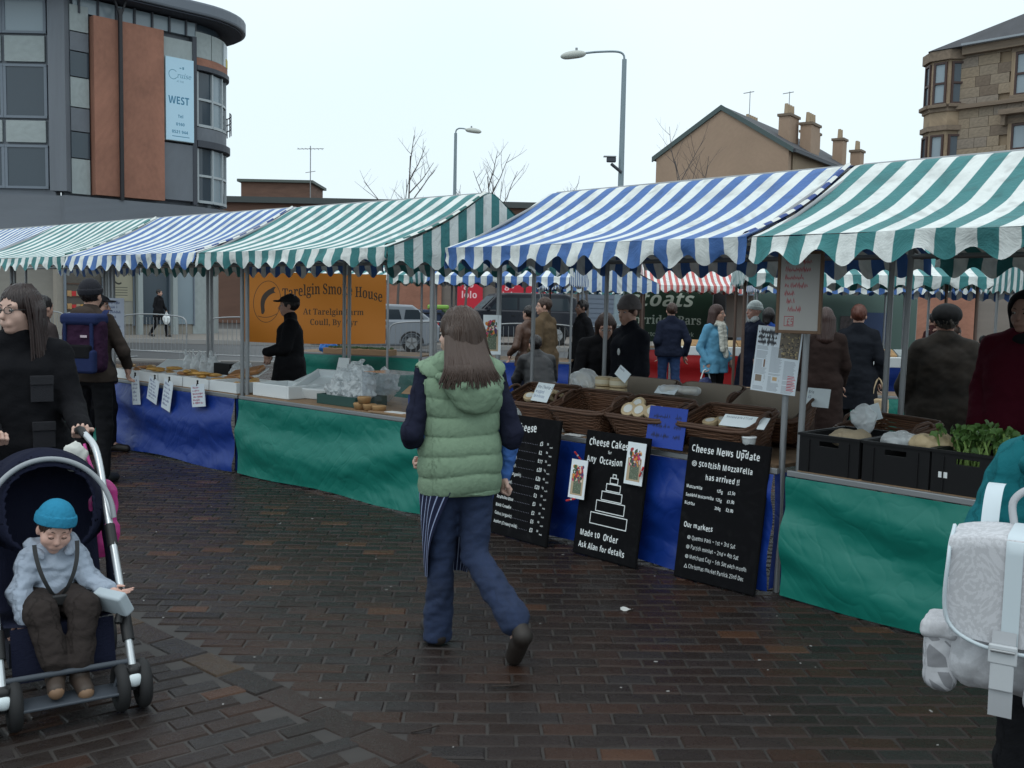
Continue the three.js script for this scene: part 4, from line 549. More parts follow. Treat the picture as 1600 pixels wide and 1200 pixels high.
  for (const t of [1.65, 3.1, 4.75]) seg('pillar', t - .1, t + .12, 0, 3.45, LTPANEL, -.2, .3);
  const sign = canvasTex(200, 240, (c, W, H) => { c.fillStyle = '#a09a86'; c.fillRect(0, 0, W, H); c.strokeStyle = '#2a2a26'; c.lineWidth = 9; c.beginPath(); c.arc(80, 95, 52, 1.1, 5.2); c.stroke(); c.fillStyle = '#2a2a26'; c.font = 'bold 44px serif'; c.fillText('Caffe', 66, 100); c.font = '15px sans-serif'; c.fillStyle = '#55554a'; for (let i = 0; i < 4; i++) c.fillRect(46, 165 + i * 14, 110, 4); });
  obj('window_lettering', onF(new THREE.PlaneGeometry(1.05, 1.5), 2.35, 2.0, -.36), new THREE.MeshStandardMaterial({ map: sign, roughness: .6 }), g);
  obj('poster', onF(new THREE.PlaneGeometry(.5, .45), .55, 2.5, -.37), mat(.55, .52, .14, .7), g);
  for (let i = 0; i < 16; i++) obj('shop_goods', onF(box(.16, .1 + rnd() * .1, .05), .12 + (i % 8) * .17, 1.05 + Math.floor(i / 8) * .42, -.37), [PIE, RED, PAPERBAG, FISH][i % 4], g);
  for (let i = 0; i < 3; i++) obj('shop_shelf', onF(box(1.4, .04, .06), .75, .95 + i * .42, -.37), WICKD, g);
  // the tall banner
  const bt = canvasTex(240, 640, (c, W, H) => { c.fillStyle = '#bfe0f2'; c.fillRect(0, 0, W, H); c.strokeStyle = '#5c93ad'; c.lineWidth = 5; c.beginPath(); c.arc(62, 130, 36, .6, 5.6); c.stroke(); c.fillStyle = '#5c93ad'; c.font = 'italic 52px serif'; c.fillText('ruise', 92, 150); c.fillRect(118, 70, 16, 8); c.fillRect(142, 62, 14, 20); c.font = '20px sans-serif'; c.fillText('AT THE', 92, 186); c.fillStyle = '#3f7fa0'; c.font = 'bold 82px sans-serif'; c.save(); c.translate(20, 356); c.scale(.86, 1); c.fillText('WEST', 0, 0); c.restore(); c.font = 'bold 34px sans-serif'; c.fillText('Tel', 100, 462); c.fillText('0160', 84, 524); c.fillText('0521 944', 48, 584); c.font = '14px sans-serif'; c.fillRect(50, 606, 150, 5); });
  seg('banner_board', 4.2, 5.55, 7.46, 11.1, mat(.5, .65, .72, .6), .26, .05); obj('banner_print', onF(new THREE.PlaneGeometry(1.33, 3.6), 4.875, 9.28, .293), new THREE.MeshStandardMaterial({ map: bt, roughness: .6 }), g);
  obj('poster', arcBox(r0 + .05, A0 + 42, A0 + 86, 11.0, 12.4, .05), mat(.62, .68, .72, .6), g); obj('poster_mark', arcBox(r0 + .08, A0 + 48, A0 + 56, 11.35, 11.75, .03), mat(.6, .5, .1, .6), g);
  // storey heights and frontage as surveyed
  g.traverse(o => { if (!o.isMesh || o.geometry.userData.done) return; const p = o.geometry.attributes.position; for (let i = 0; i < p.count; i++) { const y = p.getY(i); p.setY(i, y < 4.6 ? y * 5.05 / 4.6 : .849 * y + 1.144); if (p.getX(i) > 0) p.setX(i, p.getX(i) * .84); if (p.getZ(i) < 0) p.setZ(i, p.getZ(i) * .84); } o.geometry.userData.done = 1; o.geometry.computeVertexNormals(); });
}
{ // long low building with a flat roof
  const br = mottled(.16, .085, .06, .2, .85), g = thing('low_building', 'long low brown building with flat roof behind the green canopy', 'building', [-8, 0, -60], 0);
  obj('wall', box(32, 7.2, 8, 3.5, 3.6, -4), br, g); obj('roof_edge', box(32.6, .35, 8.6, 3.5, 7.37, -4), mat(.07, .08, .08, .7), g); const p = obj('plant_room', box(4.2, 1.1, 4, -6.6, 8.0, -3), br, g); obj('plant_room_roof', box(4.6, .16, 4.4, -6.6, 8.62, -3), mat(.1, .12, .11, .7), p);
  for (let i = 0; i < 9; i++) { const w = obj('window', box(1.8, 1.5, .1, -9 + i * 3.1, 4.6, .03), GLASSD, g); obj('sill', box(1.9, .1, .2, -9 + i * 3.1, 3.82, .08), LTPANEL, w); }
  const a = thing('roof_aerial', 'television aerial mast on the low brown building', 'aerial', [-12.45, 7.54, -60.8], 0); obj('mast', rod([0, 0, 0], [0, 3.2, 0], .03), STEEL, a); obj('boom', rod([-.8, 3.0, 0], [.8, 3.05, 0], .02), STEEL, a); for (let i = 0; i < 7; i++) obj('element', rod([-.7 + i * .23, 3.02, -.3], [-.7 + i * .23, 3.02, .3], .012), STEEL, a); obj('bracket', rod([-.3, 1.6, 0], [.3, 1.7, 0], .02), STEEL, a);
}
{ // shopfronts across the road, behind the parked cars
  const g = thing('shop_row', 'row of low shopfronts with red posters across the road', 'building', [0, .11, -44], 0);
  obj('wall', box(40, 4.2, 3, 9.5, 2.1, -1.6), mottled(.2, .17, .15, .12, .85), g); obj('fascia', box(40, .9, .2, 9.5, 3.3, 0), mottled(.11, .12, .15, .1, .6), g);
  for (const [x, w, m] of [[-8.6, 2.6, BRICKR], [-4.6, 2.8, BRICKR], [12.6, 3, BRICKR], [19, 3, BRICKR]]) obj('brick_pier', box(w, 2.7, .16, x, 1.35, -.02), m, g);
  for (const [x, w] of [[4.1, 2.6], [7, 2.6], [9.9, 2.4]]) { const s = obj('roller_shutter', box(w, 2.6, .12, x, 1.3, -.04), mat(.12, .15, .2, .5), g); for (let i = 0; i < 12; i++) obj('slat', box(w - .1, .18, .03, x, .15 + i * .21, .035), mat(.13, .16, .21, .5), s); }
  obj('blue_pier', box(.5, 2.9, .22, 2.0, 1.45, 0), mat(.03, .06, .2, .5), g);
  const rp = canvasTex(128, 160, (c, W, H) => { c.fillStyle = '#c51f35'; c.fillRect(0, 0, W, H); c.fillStyle = '#f0c8cc'; c.font = 'bold 44px sans-serif'; c.fillText('go', 34, 62); c.fillText('lolo', 22, 112); }), rm = new THREE.MeshStandardMaterial({ map: rp, roughness: .6 });
  for (const x of [-1.95, -.15, 1.1]) obj('poster', new THREE.BoxGeometry(1.15, 1.5, .05).translate(x, 1.95, .03), rm, g);
}
function tenementWindow(g, x, y, w, h, z, rot, m, fr) { const W = new THREE.Group(); W.name = 'window'; W.position.set(x, y, z); W.rotation.y = rot; g.add(W); obj('pane', box(w, h, .04, 0, h / 2, -.08), m, W); for (const s of [-1, 1]) obj('frame', box(.1, h + .1, .1, s * w / 2, h / 2, -.04), fr, W); for (const yy of [0, h / 2, h]) obj('frame', box(w - .1, .1, .1, 0, yy, -.035), fr, W); obj('sill', box(w + .35, .16, .3, 0, -.13, .03), STONE2, W); return W; }
const POT = mat(.4, .3, .2, .8), STONE = mottled(.33, .245, .165, .3, .9, {}, 8, 40), STONE2 = mottled(.2, .15, .11, .3, .9), SLATE = mottled(.035, .036, .045, .3, .7), HARL = mottled(.38, .265, .19, .1, .9, {}, 5, 60), DKFRAME = mat(.055, .025, .02, .5);
STONE.map.repeat.set(.16, .16); HARL.map.repeat.set(.1, .1); SLATE.map.repeat.set(.3, .3);
{ // tenement with harled gable
  const g = thing('gable_tenement', 'tenement with plain tan gable and rows of chimney pots', 'building', [14.1, 0, -70], R(-35));
  const w = 9.8, eh = 12.1, pk = 15.1, L = 19; // gable faces the camera, front to the right
  obj('gable_wall', extrude([[-w / 2, 0], [w / 2, 0], [w / 2, eh], [.0, pk], [-w / 2, eh]], .5).translate(0, 0, -.5), HARL, g);
  obj('front_wall', box(.5, eh, L - 1, w / 2 - .26, eh / 2, -L / 2 - .4), STONE, g); obj('rear_wall', box(.5, eh, L - 1, -w / 2 + .26, eh / 2, -L / 2 - .4), STONE, g);
  for (const s of [-1, 1]) obj('roof_slope', extrude([[0, pk + .1], [s * (w / 2 + .3), eh - .1], [s * (w / 2 + .3), eh + .14], [0, pk + .34]], L).translate(0, 0, -L), SLATE, g);
  obj('verge', [extrude([[-.0, pk + .02], [w / 2 + .3, eh - .2], [w / 2 + .3, eh + .16], [0, pk + .38]], .14), extrude([[0, pk + .02], [-w / 2 - .3, eh - .2], [-w / 2 - .3, eh + .16], [0, pk + .38]], .14)], mat(.08, .11, .11, .8), g);
  obj('gutter', box(.2, .18, L, w / 2 + .38, eh - .08, -L / 2), DKGREY, g);
  for (let i = 0; i < 4; i++) for (let f = 0; f < 3; f++) tenementWindow(g, w / 2 + .02, 1.6 + f * 3.7, 1.1, 2, -2.6 - i * 3.6, Math.PI / 2, GLASSD, PALEFR);
  for (const [x, z, n, h] of [[3.0, -5, 4, .8], [4.1, -6.4, 4, 1.0], [2.4, -11.5, 5, .3], [3.6, -15, 2, .9], [4.3, -17.4, 2, .7], [-.6, -7, 5, -.8]]) { const base = eh + (1 - Math.abs(x) / (w / 2)) * 3 - .3; const c = obj('chimney', box(.8, h + 1.4, n * .42 + .2, x, base + (h + 1.4) / 2, z), HARL, g); obj('chimney_cap', box(1.0, .18, n * .42 + .4, x, base + h + 1.45, z), STONE2, c); for (let i = 0; i < n; i++) obj('chimney_pot', new THREE.CylinderGeometry(.12, .15, .75, 10).translate(x, base + h + 1.9, z - n * .21 + .21 + i * .42), POT, c); }
  for (const [x, z, h] of [[.2, -4.5, 2.6], [2.6, -6, 2.6]]) { const a = obj('aerial_mast', rod([x, 14, z], [x, 14.6 + h, z], .03), STEEL, g); obj('aerial_boom', rod([x - .5, 14.5 + h, z], [x + .3, 14.55 + h, z], .03), STEEL, a); }
  obj('vent_pipe', rod([-1.2, 9.2, .06], [1.0, 9.2, .06], .06), WHITE, g);
}
{ // sandstone tenement with corner bay; origin at its corner, the front runs towards the square
  const g = thing('sandstone_tenement', 'weathered sandstone tenement with corner bay and dark slate roof', 'building', [21.5, 0, -51.7], R(-47));
  const H = 14.7, stones = [[.27, .215, .16], [.29, .225, .16], [.25, .205, .165], [.18, .135, .1]].map(c => mottled(...c, .25, .9));
  obj('core_wall', box(14, H, 8, 7.8, H / 2, -4.3), STONE, g);
  const wins = [[3.95, 12.15, .66, 1.95], [4.8, 12.15, .66, 1.95], [3.95, 8.4, .66, 2.3], [4.8, 8.4, .66, 2.3], [7.6, 12.15, .66, 1.95], [7.6, 8.4, .66, 2.3]];
  for (let r = 0; r < 17; r++) { const y = 6.3 + r * .5; let x = .95; while (x < 7.5) { const w = rr(.55, 1.1), mx = x + w / 2; const hit = wins.some(q => Math.abs(mx - q[0]) < q[2] / 2 + w / 2 && y + .48 > q[1] - .1 && y < q[1] + q[3] + .1); if (!hit) obj('stone_block', box(w - .02, .485, .16, mx, y + .24, -.24 + rr(-.01, .01)), stones[rnd() < .1 ? 3 : (rnd() * 3) | 0], g); x += w; } }
  for (const [x, y, w, h] of wins) { tenementWindow(g, x, y, w, h, -.12, 0, GLASSL, DKFRAME); for (const s of [-1, 1]) obj('jamb', box(.17, h + .2, .2, x + s * (w / 2 + .13), y + h / 2, -.2), STONE, g); obj('lintel', box(w + .5, .26, .22, x, y + h + .2, -.2), STONE2, g); }
  obj('string_course', box(13, .2, .3, 7.4, 11.85, -.05), STONE2, g); obj('window_hood', box(2.6, .24, .6, 4.4, 11.3, .1), STONE2, g); for (const x of [3.25, 5.55]) obj('hood_bracket', box(.2, .5, .34, x, 10.95, 0), STONE2, g);
  const bay = (y0, y1, m, out = 0, name = 'bay_wall') => { const r = 1.15 + out, p = []; for (let i = 0; i < 8; i++) { const a = R(22.5 + i * 45); p.push([Math.cos(a) * r, Math.sin(a) * r]); } return obj(name, extrude(p, y1 - y0).rotateX(-Math.PI / 2).translate(.1, y0, -.85), m, g); };
  bay(0, H - .3, STONE); bay(11.7, 11.92, STONE2, .1, 'bay_course'); bay(10.75, 11.0, STONE2, .16, 'bay_cornice'); bay(H - .45, H + .02, STONE2, .2, 'bay_eaves');
  for (const a of [-90, -45, 0, 45]) for (const [y, h] of [[8.2, 2.3], [12.1, 2.0]]) { const q = 1.15, ang = R(a); tenementWindow(g, .1 + Math.sin(ang) * q, y, .58, h, -.85 + Math.cos(ang) * q, ang, a % 2 ? GLASSD : GLASSL, DKFRAME); }
  obj('eaves', box(13.4, .4, .6, 7.8, H - .12, -.1), STONE2, g); obj('gutter', box(13.4, .14, .2, 7.8, H + .13, .26), mat(.3, .33, .36, .5), g);
  const rf = new THREE.BufferGeometry(), q = [[-1.2, H + .05, -8.5], [-1.25, H + .05, -1.3], [-.5, H + .05, .45], [15, H + .1, .42], [15, H + 2.75, -4.2], [4, H + 2.75, -4.2]], ix = [[2, 3, 4], [2, 4, 5], [1, 2, 5], [0, 1, 5]]; rf.setAttribute('position', new THREE.Float32BufferAttribute(ix.flat().flatMap(i => q[i]), 3)); rf.computeVertexNormals(); rf.setAttribute('uv', new THREE.Float32BufferAttribute(ix.flat().flatMap(i => [q[i][0], q[i][1] + q[i][2]]), 2)); obj('slate_roof', rf, SLATE, g);
}
// ---------- street lamps, trees, barriers, vehicles
function lamp(p, h, arm, label, turn, s = 1) { const g = thing('street_lamp', label, 'street lamp', p, turn, 'street lamps along the road'), m = mat(.24, .30, .33, .5, { metalness: .3 }); obj('column', rod([0, 0, 0], [0, h, 0], .12, .075, 12), m, g); obj('base', rod([0, 0, 0], [0, 1.3, 0], .15, .15, 12), m, g); obj('arm', tube([[0, h - .05, 0], [-.03, h + .14, 0], [-.15, h + .22, 0], [-arm * .6, h + .22, 0], [-arm, h + .16, 0]], .035, 20, 6), m, g); const l = obj('lantern', nets((x, y, z) => Math.max(ellD(x, y, z, [0, 0, 0, .42, .14, .17]), -.1 - y), [-.5, -.2, -.25], [.5, .2, .25], .03).rotateZ(.14).translate(-arm - .3, h + .1, 0), mat(.5, .52, .48, .5), g); obj('sensor', new THREE.CylinderGeometry(.04, .04, .1, 8).translate(-arm - .2, h + .28, 0), STEEL, l); return g; }
const l1 = lamp([3.4, 0, -32.7], 9.5, 1.35, 'tall grey street lamp with long arm behind the blue canopy', 0); lamp([-3.05, 0, -50], 9.9, .6, 'distant grey street lamp with short arm', Math.PI - .2);
{ const g = thing('cctv_camera', 'security camera on a bracket at the tall lamp column', 'camera', [3.4, 6.0, -32.6], 0); obj('bracket', rod([0, -.1, 0], [-.35, .15, .1], .05), DKGREY, g); obj('housing', rbox(.3, .16, .16, .03, -.35, .28, .1), DKGREY, g); obj('hood', box(.4, .03, .2, -.4, .38, .1), STEEL, g); }
function tree(p, h, label, sd, spread = 1) {
  const g = thing('bare_tree', label, 'tree', p, 0, 'bare winter trees'), m = mat(.11, .095, .09, .9); seed = sd; const T = [], Tw = [];
  const grow = (a, dir, len, r, lv) => { const pts = [a.clone()]; let q = a.clone(), d = dir.clone(); const n = 4; for (let i = 0; i < n; i++) { d.add(V(rr(-.16, .16), lv ? .1 : .02, rr(-.16, .16))).normalize(); q = q.clone().addScaledVector(d, len / n); pts.push(q); } const geo = []; for (let i = 0; i < n; i++) geo.push(rod(pts[i].toArray(), pts[i + 1].toArray(), r * (1 - i * .17), r * (1 - (i + 1) * .17), 6)); (lv < 1 ? T : Tw).push(...geo); if (lv >= 3) return; const nb = lv === 0 ? 9 : lv === 1 ? 4 : 2; for (let i = 0; i < nb; i++) { const t = lv === 0 ? .4 + .6 * i / nb : .25 + .75 * i / nb, k = Math.min(n - 1, Math.floor(t * n)), o = pts[k].clone().lerp(pts[k + 1], t * n - k), az = rr(0, 6.28), up = lv === 0 ? rr(.5, 1.1) : rr(.2, .8); const nd = V(Math.cos(az) * spread, up, Math.sin(az) * spread).normalize().lerp(d, .25).normalize(); grow(o, nd, len * (lv === 0 ? rr(.28, .42) * (1.25 - t * .6) : rr(.4, .6)), r * .42, lv + 1); } };
  grow(V(0, 0, 0), V(.02, 1, 0), h, .07, 0); obj('trunk', T, m, g); obj('crown', Tw, m, g); return g;
}
tree([-4.75, 0, -40.5], 7.4, 'bare tree with wide low branches behind the green canopy', 11, 1.1); tree([-.5, 0, -40], 6.9, 'slim bare tree between the two street lamps', 23, .8); tree([3.0, .0, -41], 5.6, 'small bare tree behind the blue cheese canopy', 37, .8); tree([9.6, 0, -50], 9.6, 'dark bare tree before the tan gable', 51, .6); tree([-1.9, 0, -39], 5.4, 'low bare sapling behind the green canopy peak', 77, .9);
seed = 4242;
function makeBarrier() { const g = new THREE.Group(), w = 2.2; obj('frame', tube([[-w / 2, .12, 0], [-w / 2, 1.0, 0], [-w / 2 + .08, 1.08, 0], [w / 2 - .08, 1.08, 0], [w / 2, 1.0, 0], [w / 2, .12, 0]], .019, 40, 6), STEEL, g); obj('lower_rail', rod([-w / 2, .2, 0], [w / 2, .2, 0], .016), STEEL, g); for (let i = 1; i < 18; i++) obj('bar', rod([-w / 2 + i * w / 18, .2, 0], [-w / 2 + i * w / 18, 1.07, 0], .007, .007, 5), STEEL, g); for (const s of [-1, 1]) obj('foot', rod([s * (w / 2 - .2), .02, -.3], [s * (w / 2 - .2), .02, .3], .018), STEEL, g); for (const s of [-1, 1]) obj('foot_post', rod([s * (w / 2 - .2), .02, 0], [s * (w / 2 - .2), .2, 0], .016), STEEL, g); return g; }
const bar0 = makeBarrier();
[[-4.1, 23.6, 4, 'before the silver car'], [-1.8, 23.5, -3, 'before the blue bin'], [.5, 23.7, 3, 'before the black car'], [2.8, 23.6, -2, 'beside the man in the tan coat'], [-13.1, 27.5, 32, 'before the corner shop'], [-11.2, 26.4, 28, 'beside the walking man with the white bag'], [-9.2, 25.4, 26, 'behind the blue fish stall'], [-6.4, 24.2, 12, 'behind the orange banner']].forEach(([x, d, a, w], i) => { const b = i ? bar0.clone() : bar0; b.name = numbered('crowd_barrier'); scene.add(b); b.position.set(x, 0, -d); b.rotation.y = -R(a); tag(b, 'grey steel crowd barrier ' + w, 'barrier', 'crowd barriers along the road'); });
function car(o) {
  const g = thing(o.name || 'parked_car', o.label, 'car', at(...o.at), R(o.turn)), P = o.paint, L = o.len, W = o.w;
  const side = o.suv ? [[-L / 2, .45], [-L / 2, .95], [-L / 2 + .05, 1.12], [-L / 2 + 1.25, 1.2], [L / 2 - .02, 1.16], [L / 2, .9], [L / 2, .45], [L / 2 - .5, .36], [-L / 2 + .4, .36]] : [[-L / 2, .35], [-L / 2 + .02, .66], [-L / 2 + .3, .84], [-L / 2 + .95, .93], [L / 2 - .15, .98], [L / 2, .8], [L / 2, .4], [L / 2 - .4, .28], [-L / 2 + .3, .28]];
  const top = o.suv ? [[-L / 2 + 1.15, 1.15], [-L / 2 + 1.75, 1.74], [-L / 2 + 2.1, 1.8], [L / 2 - .5, 1.8], [L / 2 - .12, 1.66], [L / 2 - .02, 1.15]] : [[-L / 2 + .85, .9], [-L / 2 + 1.55, 1.38], [-L / 2 + 2.0, 1.45], [L / 2 - .8, 1.42], [L / 2 - .12, .95]];
  obj('body', extrude(side, W - .14, .07).translate(0, 0, -W / 2 + .07), P, g); obj('cabin', extrude(top, W - .3, .06).translate(0, 0, -W / 2 + .15), P, g);
  const gl = mat(.03, .04, .05, .08), ys = o.suv ? [1.24, 1.68] : [.98, 1.34];
  for (const s of [-1, 1]) for (const [x0, x1, i0, i1] of o.suv ? [[-L / 2 + 1.45, -L / 2 + 2.45, .4, 0], [-L / 2 + 2.53, -L / 2 + 3.4, 0, 0], [-L / 2 + 3.48, L / 2 - .2, 0, .2]] : [[-L / 2 + 1.2, -L / 2 + 2.15, .45, 0], [-L / 2 + 2.22, -L / 2 + 3.0, 0, .1], [-L / 2 + 3.05, L / 2 - .4, .05, .2]]) obj('side_window', extrude([[x0, ys[0]], [x1, ys[0]], [x1 - i1, ys[1]], [x0 + i0, ys[1]]], .02).translate(0, 0, s * (W / 2 - .085) - .01), gl, g);
  { const a = top[0], b = top[1], n = V(-(b[1] - a[1]), b[0] - a[0], 0).normalize(); obj('windscreen', sheet(2, 2, (u, v) => [a[0] + (b[0] - a[0]) * (.1 + .8 * v) + n.x * .075, a[1] + (b[1] - a[1]) * (.1 + .8 * v) + n.y * .075, (u - .5) * (W - .36)]), mat(.14, .18, .2, .08), g); }
  for (const x of [-L / 2 + .85, L / 2 - .8]) for (const s of [-1, 1]) { const r = o.suv ? .37 : .3, wh = obj('wheel', new THREE.CylinderGeometry(r, r, .22, 24).rotateX(Math.PI / 2).translate(x, r, s * (W / 2 - .11)), mat(.012, .012, .013, .8), g); obj('rim', new THREE.CylinderGeometry(r * .62, r * .62, .24, 10).rotateX(Math.PI / 2).translate(x, r, s * (W / 2 - .11)), mat(.35, .36, .37, .35, { metalness: .7 }), wh); for (let i = 0; i < 5; i++) obj('spoke', box(.05, r * .6, .25).translate(0, r * .3, 0).rotateZ(i * 1.2566).translate(x, r, s * (W / 2 - .108)), mat(.2, .2, .2, .4, { metalness: .6 }), wh); obj('arch', new THREE.TorusGeometry(r + .05, .03, 6, 18, Math.PI).translate(x, r, s * (W / 2 + .0)), mat(.02, .02, .022, .7), g); }
  for (const s of [-1, 1]) { obj('headlight', rbox(.08, .16, .36, .03, -L / 2 + .0, o.suv ? .86 : .66, s * (W / 2 - .28)), mat(.5, .52, .54, .15), g); obj('tail_light', rbox(.06, .3, .16, .02, L / 2 + .02, o.suv ? .98 : .8, s * (W / 2 - .16)), mat(.35, .015, .015, .2), g); obj('mirror', rbox(.1, .14, .2, .03, -L / 2 + 1.4, o.suv ? 1.28 : 1.02, s * (W / 2 + .08)), P, g); obj('door_line', box(.012, .6, .006, -L / 2 + 2.5, o.suv ? .85 : .68, s * (W / 2 + .002)), BLACKPL, g); obj('handle', rbox(.16, .03, .03, .01, -L / 2 + 2.3, o.suv ? 1.05 : .85, s * (W / 2 + .008)), BLACKPL, g); }
  obj('grille', rbox(.06, .2, W * .5, .02, -L / 2 - .03, o.suv ? .86 : .6, 0), BLACKPL, g); obj('bumper', rbox(.16, .22, W - .04, .04, -L / 2 - .02, .48, 0), mat(.03, .03, .033, .6), g); obj('bumper', rbox(.16, .22, W - .04, .04, L / 2 + .02, .5, 0), mat(.03, .03, .033, .6), g); obj('number_plate', box(.02, .11, .5, -L / 2 - .11, .5, 0), WHITE, g);
  return g;
}
car({ at: [-.15, 36.2, .11], turn: 12, suv: 1, len: 4.7, w: 1.9, paint: mat(.012, .014, .022, .2), label: 'black off road car parked across the road', name: 'parked_car' });
car({ at: [-4.5, 31.5], turn: 8, len: 4.1, w: 1.7, paint: mat(.24, .26, .29, .3, { metalness: .3 }), label: 'silver hatchback parked beyond the orange banner' });
{ const g = thing('wheelie_bin', 'large dark blue wheeled bin with bright lime lid', 'bin', [-3.2, .11, -37.5], .1), m = mat(.02, .035, .08, .5); obj('body', extrude([[-.75, .2], [.75, .2], [.85, 1.15], [-.85, 1.15]], 1, .03).translate(0, 0, -.5), m, g); obj('lid', rbox(.8, .16, 1.05, .06, .35, 1.28, 0), mat(.2, .38, .06, .6), g); for (const sx of [-1, 1]) for (const sz of [-1, 1]) obj('wheel', new THREE.CylinderGeometry(.1, .1, .06, 12).rotateX(Math.PI / 2).translate(sx * .6, .1, sz * .4), BLACKPL, g); obj('handle', rod([-.8, 1.05, .56], [.8, 1.05, .56], .025), BLACKPL, g); }
// ---------- banners and fittings of the second row
{
  const g = thing('orange_banner', 'orange smoke house banner with black lettering strung on two poles', 'banner', at(-4.08, 15.05), R(-8) * -1);
  const t = canvasTex(1024, 512, (c, W, H) => {
    c.fillStyle = '#a66204'; c.fillRect(0, 0, W, H); c.fillStyle = '#2a1a08'; c.strokeStyle = '#3a2408'; c.lineWidth = 4; c.beginPath(); c.ellipse(165, 215, 95, 150, .1, 0, 7); c.stroke();
    c.beginPath(); c.moveTo(120, 250); c.quadraticCurveTo(110, 160, 190, 120); c.quadraticCurveTo(215, 100, 225, 110); c.quadraticCurveTo(200, 135, 225, 150); c.quadraticCurveTo(190, 150, 160, 195); c.quadraticCurveTo(140, 230, 150, 280); c.quadraticCurveTo(140, 320, 125, 300); c.closePath(); c.fill(); c.beginPath(); c.moveTo(100, 320); c.quadraticCurveTo(170, 345, 235, 300); c.stroke();
    c.font = 'bold 92px serif'; let x = 270; for (const [i, ch] of [...'Tarelgin Smoke House'].entries()) { c.save(); c.translate(x, 175 + 50 * Math.pow((i - 9) / 10, 2) - 24); c.scale(.7, 1.15); c.fillText(ch, 0, 0); c.restore(); x += c.measureText(ch).width * .7; }
    c.font = 'bold 60px serif'; c.save(); c.translate(420, 300); c.scale(.85, 1); c.fillText('At Tarelgin Farm', 0, 0); c.restore(); c.save(); c.translate(470, 375); c.scale(.85, 1); c.fillText('Coull, By  Ayr', 0, 0); c.restore();
  });
  obj('sheet', sheet(40, 16, (u, v) => [u * 2.13, .98 + v * 1.06 - .02 * Math.sin(u * 3.14) * (1 - v), .025 * Math.sin(u * 9 + v * 2) + .02 * Math.sin(v * 5 + u * 3)]), new THREE.MeshStandardMaterial({ map: t, roughness: .6, side: THREE.DoubleSide }), g);
  for (const x of [-.03, 2.16]) obj('pole', rod([x, 0, -.04], [x, 2.1, -.04], .018), STEEL, g);
}
function backdrop(p, turn, w, y0, h, m, label, draw, posts = 1) { const g = thing('backdrop', label, 'banner', p, turn); obj('sheet', sheet(20, 8, (u, v) => [(u - .5) * w, y0 + v * h, .02 * Math.sin(u * 11 + v * 3)]), draw ? new THREE.MeshStandardMaterial({ map: draw, roughness: .6, side: THREE.DoubleSide }) : m, g); for (const s of [-1, 1]) obj('pole', rod([s * w / 2, 0, -.03], [s * w / 2, y0 + h, -.03], .018), STEEL, g); return g; }
backdrop(at(3.4, 21.9), 0, 1.95, .85, 1.2, null, 'dark green banner of the porridge bar stall', canvasTex(640, 400, (c, W, H) => { c.fillStyle = '#10301f'; c.fillRect(0, 0, W, H); c.fillStyle = '#b9c4b8'; c.save(); c.translate(30, 140); c.scale(1.05, 1); c.font = 'italic bold 150px sans-serif'; c.fillText('stoats', 0, 0); c.restore(); c.font = 'bold 86px serif'; c.save(); c.translate(26, 270); c.scale(.9, 1); c.fillText('Porridge Bars', 0, 0); c.restore(); c.font = '46px sans-serif'; c.fillText('www.stoatsbars.co.uk', 60, 360); }));
backdrop(at(4.55, 22), 0, .8, .3, 1.7, mat(.012, .012, .015, .8), 'black cloth backdrop behind the woman in the blue jacket'); backdrop(at(5.3, 21.3), 0, 1.5, 1.0, .9, mat(.30, .25, .22, .8), 'beige panel backdrop behind the man in the white hat');
{ const g = backdrop(at(6.1, 18.9), -.1, 3.0, .2, 1.85, mat(.10, .16, .14, .7), 'grey green tarpaulin backdrop with small pictures'); for (const [x, y, w, h, m] of [[-.55, 1.35, .3, .7, mottled(.16, .08, .07, .5, .6)], [.75, 1.3, .5, .6, mat(.04, .07, .16, .5)], [.25, 1.35, .3, .35, mottled(.1, .08, .08, .5, .5)]]) obj('picture', box(w, h, .01, x, y, .04), m, g); }
